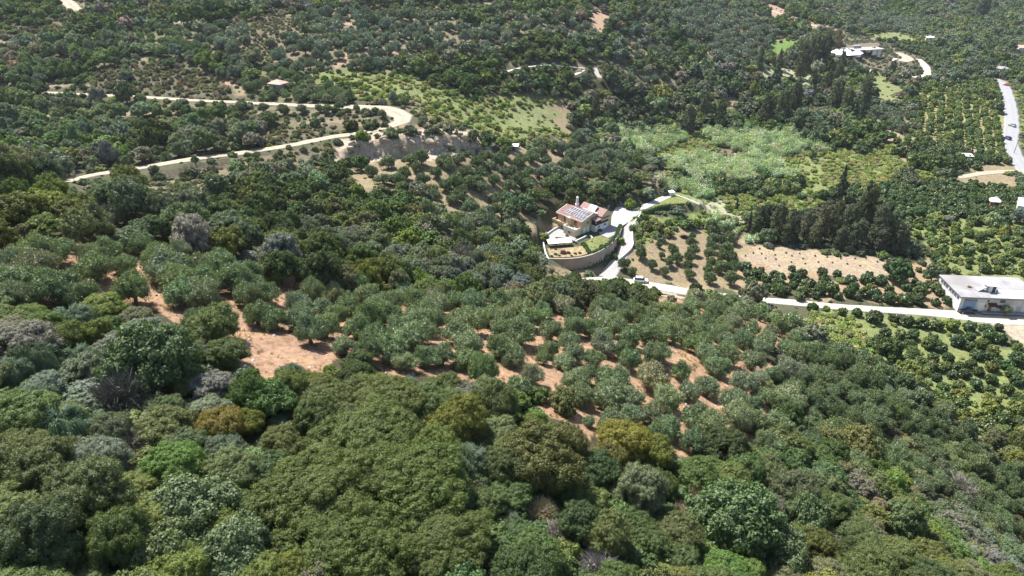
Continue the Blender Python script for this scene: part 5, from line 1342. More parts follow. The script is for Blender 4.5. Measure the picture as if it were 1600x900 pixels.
def build_villa():
    c0 = at_z(908.4, 366.5, HZ)
    u = np.array([.69, -.724]); u /= np.linalg.norm(u); v = np.array([-u[1], u[0]])
    O = np.array([c0[0], c0[1]]) - 10.5*u
    t = thing('villa', 'cream two-storey villa with red tiled roofs and solar panels above the curved wall', 'house', (O[0], O[1], HZ), math.atan2(u[1], u[0]))
    # local axes: x along the eave towards the viewer's right, y away
    w = MB()
    # main body with gable ends
    w.prism([(0, 0), (0, 0)], 0, 0) if False else None
    def gable(mb, a0, a1, b0, b1, h, rb, rh):
        o = len(mb.V)
        prof = [(b0, -1.5), (b1, -1.5), (b1, h), (rb, rh), (b0, h)]
        for a in (a0, a1):
            for b, c in prof: mb.V.append((a, b, c))
        n = 5
        for i in range(n): mb.F.append([o+i, o+(i+1) % n, o+n+(i+1) % n, o+n+i])
        mb.F.append([o+i for i in range(n)]); mb.F.append([o+n+i for i in range(n)][::-1])
    gable(w, 0, 10.5, 0, 7.6, 4.9, 4.7, 6.1)
    part(w, 'wall', M_CREAM, t)
    w = MB(); gable(w, 2.6, 12.3, 7.62, 13, 4.8, 10.2, 6.3); part(w, 'rear_wall', M_CREAM, t)
    # upper storey front in salmon, a skin in front of the wall
    w = MB(); w.box(.15, 4.4, -.06, 0, 2.3, 4.75); w.box(6.3, 10.35, -.06, 0, 2.3, 4.75); part(w, 'front_wall', M_SALMON, t)
    # roofs
    r = MB()
    r.slab([(-.35, -.55, 4.83), (10.85, -.55, 4.83), (10.85, 4.7, 6.28), (-.35, 4.7, 6.28)], .16)
    r.slab([(10.85, 7.8, 4.95), (-.35, 7.8, 4.95), (-.35, 4.703, 6.28), (10.85, 4.703, 6.28)], .16)
    rf = part(r, 'roof', M_TILE, t)
    rr = MB()
    for i in range(28):
        a = -.3 + i*.405
        rr.hexa([(a, -.56, 4.83), (a+.16, -.56, 4.83), (a+.16, 4.66, 6.27), (a, 4.66, 6.27), (a+.03, -.56, 4.90), (a+.13, -.56, 4.90), (a+.13, 4.66, 6.34), (a+.03, 4.66, 6.34)])
    part(rr, 'tile_rows', M_TILE, rf)['kind'] = 'stuff'
    f = MB(); f.box(-.36, 4.5, -.68, -.56, 4.45, 4.86); f.box(6.2, 10.86, -.68, -.56, 4.45, 4.86)
    f.hexa([(10.86,-.55,4.6),(10.98,-.55,4.6),(10.98,4.7,6.05),(10.86,4.7,6.05),(10.86,-.55,4.86),(10.98,-.55,4.86),(10.98,4.7,6.32),(10.86,4.7,6.32)])
    f.hexa([(-.48,-.55,4.6),(-.36,-.55,4.6),(-.36,4.7,6.05),(-.48,4.7,6.05),(-.48,-.55,4.86),(-.36,-.55,4.86),(-.36,4.7,6.32),(-.48,4.7,6.32)])
    part(f, 'fascia', M_WHITEW, t)
    r = MB()
    r.slab([(2.3, 7.3, 4.72), (12.6, 7.3, 4.72), (12.6, 10.2, 6.45), (2.3, 10.2, 6.45)], .16)
    r.slab([(12.6, 13.3, 4.75), (2.3, 13.3, 4.75), (2.3, 10.203, 6.45), (12.6, 10.203, 6.45)], .16)
    part(r, 'rear_roof', M_TILE, t)
    r = MB(); r.box(2.2, 10.9, 6.9, 7.28, 4.9, 5.6); part(r, 'parapet', M_WHITEW, t)
    # porch on the right gable
    r = MB(); r.slab([(10.6, 4.3, 4.62), (12.7, 4.3, 3.95), (12.7, 11.6, 3.95), (10.6, 11.6, 4.62)], .14); part(r, 'porch_roof', M_TILE, t)
    r = MB(); r.box(10.52, 12.4, 4.7, 11.2, -1.2, 2.15); part(r, 'porch_base', M_WHITEW, t)
    r = MB(); r.box(10.52, 12.2, 4.9, 11.0, 2.16, 3.75); part(r, 'porch_shade_fill', M_DARK, t)  # near-black block stands in for the balcony void's shade and dark curtains
    r = MB(); r.box(12.3, 12.42, 4.7, 11.2, 2.16, 2.9); part(r, 'porch_rail', M_WOOD, t)
    for b in (4.75, 7.9, 11.1):
        r = MB(); r.box(12.25, 12.4, b, b+.14, 2.9, 3.92); part(r, 'porch_post', M_WHITEW, t)
    for b in (6.0, 9.0): windowpart((b, b+.9, 1.2, 1.75, 12.4, 'a', 1), t, M_WOOD, M_GLASS)
    for b in (6.3, 8.4):
        r = MB(); r.box(12.41, 12.46, b, b+1.7, -.05, .95); part(r, 'garage_shutter', M_WHITEP, t)
    # gable windows and shutters
    windowpart((2.4, 3.4, 2.9, 3.9, 10.5, 'a', 1), t, M_WHITEW, M_GLASS)
    for b in (.8, 2.6):
        r = MB(); r.box(10.5, 10.56, b, b+1.2, .05, 1.95); part(r, 'shutter', M_WHITEP, t)
    r = MB(); r.box(10.5, 10.56, 4.0, 4.6, .05, 1.9); part(r, 'door', M_GREYD, t)
    # front openings
    windowpart((2.7, 3.9, 2.45, 4.2, -.07, 'b', -1), t, M_WOOD, M_GLASS)
    windowpart((7.2, 8.5, 2.45, 4.4, -.07, 'b', -1), t, M_WOOD, M_GLASS)
    # bay with arched head
    r = MB(); r.box(4.6, 6.1, -1.2, -.01, -1, 4.4); part(r, 'bay', M_CREAM, t)
    r = MB()
    prof = [(4.45 + .9 + .95*math.cos(PI*i/8), 4.42 + .55*math.sin(PI*i/8)) for i in range(9)]
    r.prism(prof, -1.35, .0); part(r, 'bay_roof', M_CREAM, t)
    # balcony left and terrace right
    r = MB(); r.box(-.9, 4.5, -1.7, -.02, 1.75, 2.0); r.box(-.9, 4.5, -1.8, -1.66, 2.0, 2.75); r.box(-1.0, -.88, -1.8, 0, 2.0, 2.75); part(r, 'balcony', M_CREAM, t)
    r = MB(); r.box(5.5, 10.4, -3.2, -.02, -2.0, 1.95); part(r, 'terrace', M_CREAM, t)
    r = MB(); r.box(5.4, 10.5, -3.35, -3.2, 1.6, 2.75); r.box(5.4, 5.52, -3.2, -1.3, 1.6, 2.75); r.box(10.4, 10.52, -3.2, -.1, 1.9, 2.6); part(r, 'parapet_wall', M_WHITEW, t)
    windowpart((7.6, 8.4, .7, 1.3, -3.2, 'b', -1), t, M_WOOD, M_GLASS)
    # chimney tower
    r = MB()
    for z0, z1, r0, r1 in ((4.6, 6.2, .62, .55), (6.2, 6.35, .7, .7), (6.35, 8.6, .5, .36), (8.6, 8.75, .46, .46), (8.75, 9.2, .3, .05)):
        r.cyl(2.0, 7.1, z0, z1, r0, r1, 8)
    part(r, 'chimney', M_WHITEW, t)
    # solar panels on the front slope
    def slope(a, b, lift): return (a, b, 4.83 + (b+.55)*(1.45/5.25) + lift)
    M = [(2.7 + i*1.06, 2.5, 1.0, 1.75) for i in range(7)] + [(2.3 + i*1.06, .45, 1.0, 1.75) for i in range(3)] + [(6.4 + i*1.06, .45, 1.0, 1.75) for i in range(4)]
    for a, b, w_, d_ in M:
        r = MB(); q = [slope(a, b, .19), slope(a+w_, b, .19), slope(a+w_, b+d_, .19), slope(a, b+d_, .19)]
        r.slab(q, .05); p = part(r, 'solar_panel', M_ALU, t)
        r = MB(); e = .05; q = [slope(a+e, b+e, .196), slope(a+w_-e, b+e, .196), slope(a+w_-e, b+d_-e, .196), slope(a+e, b+d_-e, .196)]
        r.slab(q, .01); part(r, 'cells', M_PANEL, p)
    for i in range(3):
        a = 6.0 + i*1.05; r = MB(); q = [(a, 7.6, 5.35), (a+.98, 7.6, 5.35), (a+.98, 9.3, 6.75), (a, 9.3, 6.75)]; r.slab(q, .08)
        p = part(r, 'water_heater_panel', M_HEATER, t)
    r = MB(); r.box(5.9, 9.1, 9.32, 9.75, 6.2, 6.75); part(r, 'water_tank', M_ALU, t, bevel=.08)
    return t
build_villa()

# compound surfaces
sheet('yard_paving', [(951,349),(962,324),(982,321.5),(999,330),(998.5,334),(986,344),(974,352),(966,357),(955,353)], HZ, M_PAVE, 'bright white paved yard between villa and driveway', .06)
sheet('yard_paving', [(935,362),(951,349),(955,353),(966,357),(962,366),(950,372),(938,367)], HZ, M_PAVEG, 'paved strip by the porch, its shadow put into the grey colour', .05)  # grey sheet paints the porch's cast shadow onto the paved yard
sheet('lawn', [(911,381),(929,370),(938,368),(950,373),(954,377),(940,386),(926,393),(920,392)], HZ, M_LAWN, 'villa lawn inside the curved hedge', .05)
sheet('garden_bed', [(855,388),(893,386),(912,385),(919,396),(905,400.5),(880,402),(860,402)], HZ, M_GARD, 'dry garden bed behind the retaining wall', .05)
sheet('terrace_paving', [(851,370),(868,358),(884,352),(896,362),(900,374),(893,379),(858,382)], HZ, M_PAVEG, 'pale terrace paving left of the villa', .05)
sheet('pool_terrace', [(1000,328),(1010,326),(1052,306),(1052,302),(1046,301),(1030,309),(1003,321)], 7.5, M_PAVE, 'pale paved strip below the rock cut', .06)

def wall_line(name, pix, ztop, zbot, thick, m, label, cat='wall', cap=None, z=None):
    zt = ztop if hasattr(ztop, '__len__') else [ztop]*len(pix); ztop = 0.0
    P = np.array([(*at_z(a, b, q)[:2], q, 0) for (a, b), q in zip(pix, zt)])
    S3 = smooth_line(P, 1.2, 0); S = S3[:, :2]; ZT = S3[:, 2]
    t = np.gradient(S, axis=0); t /= np.linalg.norm(t, axis=1)[:, None]; n = np.stack([-t[:, 1], t[:, 0]], 1)
    L = S + n*thick/2; R = S - n*thick/2; k = len(S)
    th = thing(name, label, cat, (float(S[0, 0]), float(S[0, 1]), zbot))
    o = np.array([S[0, 0], S[0, 1], zbot])
    def ribbon(e, za, zb):
        mb = MB()
        for i in range(k-1):
            l0 = S[i]+n[i]*(thick/2+e); l1 = S[i+1]+n[i+1]*(thick/2+e); r0 = S[i]-n[i]*(thick/2+e); r1 = S[i+1]-n[i+1]*(thick/2+e)
            ends = [('a', i == 0), ('b', i == k-2)]
            tz = {id(l0): ZT[i], id(r0): ZT[i], id(l1): ZT[i+1], id(r1): ZT[i+1]}
            q = lambda p, zz: (p[0]-o[0], p[1]-o[1], (zz if zz == zbot else zz + tz[id(p)]) - zbot)
            mb.poly([q(l0, zb), q(r0, zb), q(r1, zb), q(l1, zb)]); mb.poly([q(l0, za), q(l1, za), q(r1, za), q(r0, za)])
            mb.poly([q(l0, za), q(l0, zb), q(l1, zb), q(l1, za)]); mb.poly([q(r0, zb), q(r0, za), q(r1, za), q(r1, zb)])
            if i == 0: mb.poly([q(l0, za), q(r0, za), q(r0, zb), q(l0, zb)])
            if i == k-2: mb.poly([q(l1, za), q(l1, zb), q(r1, zb), q(r1, za)])
        bmr = mb; return bmr
    def fin(mb, nm, mm):
        ob = mb.build(nm, mm, th); bm = bmesh.new(); bm.from_mesh(ob.data); bmesh.ops.remove_doubles(bm, verts=bm.verts, dist=.001); bmesh.ops.recalc_face_normals(bm, faces=bm.faces); bm.to_mesh(ob.data); bm.free(); return ob
    fin(ribbon(0, zbot, 0.0), 'wall_face', m)
    if cap: fin(ribbon(.06, .003, .10), 'coping', cap)
    return th, S
rw, RWS = wall_line('retaining_wall', [(857.5,404),(880,404.5),(905,402.5),(925,397.5),(942,389.5),(957,378.5),(966,367),(970,358),(971.5,351)], HZ+.35, 2.0, .35, M_WALLB, 'tall curved beige retaining wall below the villa lawn', cap=M_WALLB)
d = MB(); p = at_z(946, 408, 5.0); p = np.array(p[:2]); k = np.argmin(np.linalg.norm(RWS-p, axis=1)); tt = RWS[min(k+1, len(RWS)-1)]-RWS[k-1]; tt /= np.linalg.norm(tt)
ang = math.atan2(tt[1], tt[0]); q = RWS[k] + np.array([tt[1], -tt[0]])*.2
dd = MB(); dd.box(-.6, .6, -.04, .04, 0, 1.9); g_ = dd.build('gate', M_GREYD, rw); g_.location = (q[0]-rw.location[0], q[1]-rw.location[1], 5.0-2.0); g_.rotation_euler = (0, 0, ang)
wall_line('garden_wall', [(857,404),(852,392),(848,372)], HZ+.6, 4.0, .25, M_WHITEW, 'white side wall of the garden left of the white pergola')
wall_line('garden_wall', [(848,371),(864,358),(882,349),(889,345)], HZ+.7, 6.5, .22, M_WHITEW, 'white wall running up behind the left terrace of the villa')
wall_line('garden_wall', [(868,370),(885,372),(903,378)], HZ+.9, 8.0, .25, M_WALLB, 'low beige planter wall above the white pergola')
wall_line('garden_wall', [(899,376),(912,370),(920,366),(926,371)], HZ+.6, 8.0, .25, M_WHITEW, 'low white wall between villa and lawn')
wall_line('garden_wall', [(949,322),(965,314),(972,318)], HZ+1.4, 8.0, .25, M_CONC, 'grey wall behind the white yard')
wall_line('driveway_kerb', [(967,404),(975,398),(985.5,388),(989,382),(988,366),(988.5,350),(999,336),(1001,330)], [5.3,6.0,6.8,7.2,7.7,8.3,8.9,8.9], 3.0, .25, M_WHITEW, 'white kerb wall along the outer edge of the driveway', 'kerb')
wall_line('low_wall', [(1052,303),(1070,309),(1093,318.5)], 7.9, 6.5, .3, M_WHITEW, 'pale low wall on the far side of the triangular lawn')
wall_line('low_wall', [(1541,500),(1552,510),(1558,517)], 1.1, 0, .3, M_WHITEW, 'thin white wall slanting into the warehouse yard')
wall_line('low_wall', [(1574,537),(1585,547),(1600,557)], 1.1, 0, .3, M_WHITEW, 'white wall at the lower edge of the warehouse yard')
wall_line('low_wall', [(1540,502.5),(1550,503.5)], 1.3, 0, .5, M_CONC, 'short grey block wall by the tree in the warehouse yard')
wall_line('low_wall', [(1588,505),(1602,506.5)], 1.3, 0, .5, M_CONC, 'longer grey block wall in the yard at the right edge')

def hedge(pix, z, r, label, tint=(.06,.115,.025)):
    P = np.array([at_z(a, b, z)[:2] for a, b in pix]); S = smooth_line(np.concatenate([P, np.zeros((len(P), 2))], 1), .7, 0)[:, :2]
    V = []; Q = []; T = []; LF = []; off = 0
    rg = np.random.default_rng(len(S))
    for i, (x, y) in enumerate(S):
        v, q, t, lf = HEDGEBIT[i % 2]
        sc = r*rg.uniform(.9, 1.12); a = rg.random()*6.28; R = np.array([[math.cos(a), -math.sin(a), 0], [math.sin(a), math.cos(a), 0], [0, 0, 1]])
        V.append((v @ R.T)*np.array([sc, sc, r*1.25]) + np.array([x-S[0, 0], y-S[0, 1], -.1])); Q.append(q+off); T.append(t+off); LF.append((lf[:len(q)], lf[len(q):])); off += len(v)
    me = mesh_np('hedge', np.concatenate(V), np.concatenate(Q), np.concatenate(T), [M_LEAF], leaf=np.concatenate([l[0] for l in LF]+[l[1] for l in LF]))
    o = link('hedge', me, None, (float(S[0, 0]), float(S[0, 1]), z)); o['tint'] = tint; return tag(o, label, 'hedge')
HEDGEBIT = [crown(91+i, 260, .16, h=.8, asp=.6, lobes=6, sub=3, lr=(.35,.5), sr=(.45,.65), spread=.5, core=.85, zmin=-.5, z0=0) for i in range(2)]
hedge([(923,397),(932,394),(944,387.5),(955,379),(963,369),(967,360),(969,354)], HZ, .85, 'clipped dark green hedge following the curved retaining wall')
hedge([(911,382),(916,388),(920,395)], HZ, .85, 'short dark green hedge between garden bed and lawn')
hedge([(1004,333),(1016,330),(1030,325),(1045,322.5),(1066,321)], 7.4, .8, 'dark hedge along the near edge of the triangular lawn')

# white pergola roof and garden plants
def pergola():
    A = at_z(857, 388, HZ); B = at_z(894, 385, HZ); u = (B[0]-A[0], B[1]-A[1]); L = math.hypot(*u)
    t = thing('pergola', 'white flat-roofed pergola in front of the garden bed', 'pergola', (A[0], A[1], HZ), math.atan2(u[1], u[0]))
    m = MB(); m.slab([(0, 0, 1.5), (L, 0, 1.5), (L, 2.6, 1.8), (0, 2.6, 1.8)], .12); part(m, 'roof', M_WHITEP, t)
    for i in range(4):
        for b in (.15, 2.4):
            m = MB(); m.box(.1+i*(L-.35)/3, .25+i*(L-.35)/3, b, b+.14, 0, 1.38 + b*.1); part(m, 'post', M_WOOD, t)
    for i in range(5):
        m = MB(); m.box(L/5*i+.05, L/5*i+.12, .05, 2.55, 1.79, 1.85) if False else m.slab([(L/5*i+.4, 0, 1.56), (L/5*i+.5, 0, 1.56), (L/5*i+.5, 2.6, 1.86), (L/5*i+.4, 2.6, 1.86)], .055); part(m, 'rafter', M_WHITEW, t)
    m = MB(); m.box(1.5, 4.4, 2.9, 3.1, .2, 1.0); part(m, 'counter', M_CONC, t)
pergola()
# parasol-like small white shed by the triangular lawn
def shed(name, px, py, z, L, W, H, label, roof_m, wall_m, rz=0.0, kind='flat', cat='shed', rh=1.0, openings=True):
    x, y, D = at_z(px, py, z)
    t = thing(name, label, cat, (x, y, z), rz)
    m = MB(); m.box(-L/2, L/2, -W/2, W/2, -.8, H); part(m, 'wall', wall_m, t)
    if kind == 'flat':
        m = MB(); m.slab([(-L/2-.3, -W/2-.3, H+.12), (L/2+.3, -W/2-.3, H+.12), (L/2+.3, W/2+.3, H+.12+rh), (-L/2-.3, W/2+.3, H+.12+rh)], .12); part(m, 'roof', roof_m, t)
    elif kind == 'hip':
        m = MB(); e = .4; r = max(0, L/2-W/2)
        a, b, c, d_ = (-L/2-e, -W/2-e, H), (L/2+e, -W/2-e, H), (L/2+e, W/2+e, H), (-L/2-e, W/2+e, H); p_, q_ = (-r-.01, 0, H+rh), (r+.01, 0, H+rh)
        m.poly([a, b, q_, p_]); m.poly([b, c, q_]); m.poly([c, d_, p_, q_]); m.poly([d_, a, p_]); m.poly([d_, c, b, a]); rfo = part(m, 'roof', roof_m, t)
        m = MB(); m.box(-r-.2, r+.2, -.12, .12, H+rh-.05, H+rh+.1); part(m, 'ridge', roof_m, rfo)
    else:
        m = MB(); e = .4
        m.slab([(-L/2-e, -W/2-e, H), (L/2+e, -W/2-e, H), (L/2+e, 0, H+rh), (-L/2-e, 0, H+rh)], .14); m.slab([(L/2+e, W/2+e, H), (-L/2-e, W/2+e, H), (-L/2-e, .003, H+rh), (L/2+e, .003, H+rh)], .14); part(m, 'roof', roof_m, t)
        m = MB(); o = 0
        for s in (-1, 1): m.poly([(s*L/2, -W/2, H-.1), (s*L/2, W/2, H-.1), (s*L/2, 0, H+rh-.15)])
        part(m, 'gable', wall_m, t)
    if openings:
        m = MB(); m.box(-.45, .45, -W/2-.05, -W/2+.01, 0, 1.9); part(m, 'door', M_WOOD, t)
        windowpart((-L/2+.5, -L/2+1.4, 1.0, 1.9, -W/2, 'b', -1), t, M_WHITEW, M_GLASS)
    return t
gz = lambda px, py: float(cast([px], [py], hfin)[2][0])
def shedg(name, px, py, *a, **k): return shed(name, px, py, gz(px, py), *a, **k)
shedg('stone_hut', 436, 140, 5.6, 4.6, 2.6, 'small grey hut with a pink hipped roof above the dirt road', M_TILEP, M_CONC, rz=rad(-24), kind='hip', rh=1.3, cat='hut')
shedg('tin_shed', 803, 234, 3.0, 2.2, 1.6, 'tiny white-roofed shed at the top of the spaced olive grove', M_WHITEP, M_CONC, rz=rad(-8), rh=.3)
shedg('garden_shed', 1048, 305, 1.6, 1.6, 1.4, 'tiny white shed at the tip of the triangular lawn', M_WHITEP, M_WHITEW, rz=rad(20), rh=.1, openings=False)
shedg('orchard_shed', 1508, 250, 4.6, 3.4, 2.2, 'low pale-roofed shed among orange trees by the farm lane', M_PAVE, M_CONC, rz=rad(-10), rh=.4)
shedg('far_house', 1597, 82, 9, 7, 4, 'red-roofed house cut by the right edge far up the valley', M_TILEP, M_WHITEW, rz=rad(-10), kind='gable', rh=1.6, cat='house')
shedg('far_house', 1562, 113, 9, 7, 3.0, 'grey flat-roofed house beyond the end of the asphalt road', M_CONC, M_OFFW, rz=rad(18), rh=.5, cat='house')
shedg('far_house', 1450, 63, 7, 5, 2.6, 'small white-roofed building alone in the far orchards', M_WHITEP, M_WHITEW, rz=rad(5), rh=.3, cat='house')
shedg('white_house', 1612, 338, 11, 9, 4.6, 'white rendered house cut by the right edge beyond the orchards', M_WHITEW, M_WHITEW, rz=rad(-35), rh=.2, cat='house')
shedg('red_hut', 1553, 320, 3.6, 3, 1.8, 'small red-walled hut with a white pointed roof among dark trees', M_WHITEW, mat('red_wall', (.30,.10,.08), .8, .15, 2), rz=rad(-15), kind='hip', rh=1.4, cat='hut')

# the warehouse
def warehouse():
    z = .6
    A = np.array(at_z(1496, 484.5, z)[:2]); B = np.array(at_z(1468.5, 450.5, z)[:2])
    p, q = np.array(at_z(1470.7, 433.3, z+4.3)[:2]), np.array(at_z(1578.7, 437.3, z+4.3)[:2])
    u = q-p; u /= np.linalg.norm(u); v = np.array([-u[1], u[0]]); W = 22.0; Dp = abs(float((B-A) @ v)); Dp = min(max(Dp, 13.0), 17.0); H = 4.2
    t = thing('warehouse', 'long white warehouse with a grey flat roof and blue shutter by the gravel road', 'warehouse', (A[0], A[1], z), math.atan2(u[1], u[0]))
    m = MB(); m.box(0, W, 0, Dp, -.5, H); part(m, 'wall', M_OFFW, t)
    m = MB(); m.box(-.35, W+.35, -.35, Dp+.35, H+.002, H+.25); rf = part(m, 'roof', mat('stained_roof', (.28,.27,.27), .9, .2, .35, .2, dirt=.7), t)
    m = MB(); m.box(-.36, W+.36, -.42, -.352, H-.1, H+.33); part(m, 'roof_edge', M_CONC, rf)
    m = MB(); m.slab([(9.5, .2, H+.27), (W+.2, .2, H+.27), (W+.2, 4.9, H+.27), (12.4, 4.9, H+.27)], .015); part(m, 'roof_membrane', M_WHITEP, rf)
    # stair hut
    m = MB(); m.box(8.6, 10.6, 3.2, 5.2, H+.26, H+2.3); hut = part(m, 'stair_hut', M_WHITEW, t)
    m = MB(); m.box(7.7, 10.9, 2.9, 6.0, H+2.302, H+2.45); part(m, 'hut_roof', M_WHITEP, hut)
    m = MB(); m.box(9.5, 10.3, 3.13, 3.2, H+.3, H+2.0); part(m, 'hut_door', M_DARK, hut)
    m = MB(); m.slab([(5.9, 3.4, H+.4), (8.58, 3.4, H+1.9), (8.58, 5.0, H+1.9), (5.9, 5.0, H+.4)], .3); part(m, 'stair', M_CONC, t)
    m = MB(); m.cyl(4.8, 6.0, H+.25, H+.5, .7, .5, 8); m.box(4.2, 5.8, 5.6, 5.75, H+.5, H+.56); m.box(4.9, 5.0, 5.0, 7.0, H+.5, H+.56); part(m, 'roof_vent', M_WOOD, t)
    # strip windows on the left side
    for i in range(8):
        b = 1.0 + i*1.55 + (0.5 if i > 3 else 0)
        if b+1.3 < Dp: windowpart((b, b+1.35, 2.7, 3.7, 0, 'a', -1), t, M_GREYD, M_GLASS)
    # front
    m = MB(); m.box(1.0, 4.4, -.06, 0, 0, 2.9); part(m, 'blue_shutter', M_BLUE, t)
    for i in range(4): windowpart((1.0+i*.86, 1.82+i*.86, 3.0, 3.75, 0, 'b', -1), t, M_GREYD, M_GLASS)
    m = MB(); m.box(5.0, 6.9, -.05, 0, 0, 2.8); part(m, 'sliding_door', M_WHITEW, t)
    windowpart((7.2, 7.7, 3.0, 3.7, 0, 'b', -1), t, M_WOOD, M_GLASS)
    windowpart((10.6, 12.0, 2.95, 3.8, 0, 'b', -1), t, M_WOOD, M_GLASS)
    windowpart((10.1, 11.5, 1.1, 2.1, 0, 'b', -1), t, M_WOOD, M_GLASS)
    windowpart((6.95, 7.35, 1.3, 2.1, 0, 'b', -1), t, M_WOOD, M_GLASS)
    m = MB(); m.slab([(7.4, -1.3, 2.2), (9.9, -1.3, 2.2), (9.9, 0, 2.75), (7.4, 0, 2.75)], .08); part(m, 'awning', M_AWN, t)
    m = MB(); m.box(8.0, 8.9, -.05, 0, .1, 2.1); part(m, 'door', mat('red_wood_door', (.22,.08,.05), .6, .1, 2), t)
    m = MB(); m.box(15.6, 17.0, -.05, 0, 0, 2.0); part(m, 'door', M_GREYD, t)
    m = MB(); m.box(19.0, 21.2, -.06, 0, 0, 3.0); part(m, 'gateway', M_DARK, t)
    windowpart((17.0, 18.2, 2.9, 3.4, 0, 'b', -1), t, M_GREYD, M_GLASS)
    m = MB(); m.box(6.2, W, -1.1, -.02, -.3, .14); part(m, 'plinth', M_CONC, t)
    m = MB(); m.box(13.2, 18, -.18, -.08, 2.3, 2.42); part(m, 'pipe', M_ALU, t)
    m = MB(); m.cyl(0, 0, 0, 5.0, .05, .04, 6); m.box(-.6, .6, -.02, .02, 4.5, 4.55)
    a = m.build('roof_antenna', M_ALU, t, loc=(13.4, 1.0, H+.25)); a.scale = (1, 1, .35)
    return A, u, v
WA, WU, WV = warehouse()
def hsh(name, px, py, z, r, label, tint, sp='shrub', sz=1.0, cat='shrub'):
    x, y, D = at_z(px, py, z); me = VAR[sp][2 if 2 in VAR[sp] else 0][0][0]
    o = link(name, me, None, (x, y, z), 0.7, (r, r, r*sz)); o['tint'] = tint; return tag(o, label, cat)
hsh('small_tree', 1571, 490, .75, 1.5, 'small pale green tree against the white warehouse front', (.15,.18,.09), 'olive', 1.1, 'tree')
for i, (px, py, r, tn, what) in enumerate([(862,401,.6,(.10,.13,.04),'leftmost small bush in the dry garden bed'),(868,398,.7,(.12,.14,.05),'second small bush from the left in the garden bed'),(874,400,.5,(.09,.13,.04),'low green bush near the middle front of the garden bed'),
    (880,396,1.1,(.16,.06,.05),'reddish bush in the middle of the garden bed'),(888,396,.8,(.12,.10,.06),'brownish bush right of the reddish one in the garden bed'),(893,400,.5,(.10,.15,.04),'small green bush in the garden bed right half'),
    (899,397,.6,(.07,.11,.04),'dark green small bush in the garden bed'),(906,396,.6,(.08,.13,.04),'rightmost small bush in the garden bed'),(868,390,.5,(.11,.10,.06),'tiny bush under the pergola edge')]):
    hsh('garden_bush', px, py, HZ, r, what, tn)
for px, py, r, tn, what in [(870,377,.8,(.13,.14,.07),'grey green plant left on the planter terrace'),(878,376,.7,(.14,.15,.09),'grey green plant in the middle of the planter terrace'),(887,377,.7,(.13,.15,.08),'grey green plant right on the planter terrace'),
    (886,369,.7,(.2,.19,.14),'pale dry plant beside the villa terrace steps'),(872,349,1.0,(.14,.18,.05),'yellow green bush under the left balcony of the villa'),(880,352,.9,(.17,.2,.06),'bright bush beside the left balcony of the villa'),
    (937,361,.9,(.05,.09,.03),'dark bush in the porch shadow'),(921,367,1.0,(.06,.12,.03),'round green bush at the foot of the gable wall'),(925,378,.35,(.05,.08,.03),'tiny dark bush on the lawn')]:
    hsh('garden_bush', px, py, HZ, r, what, tn)

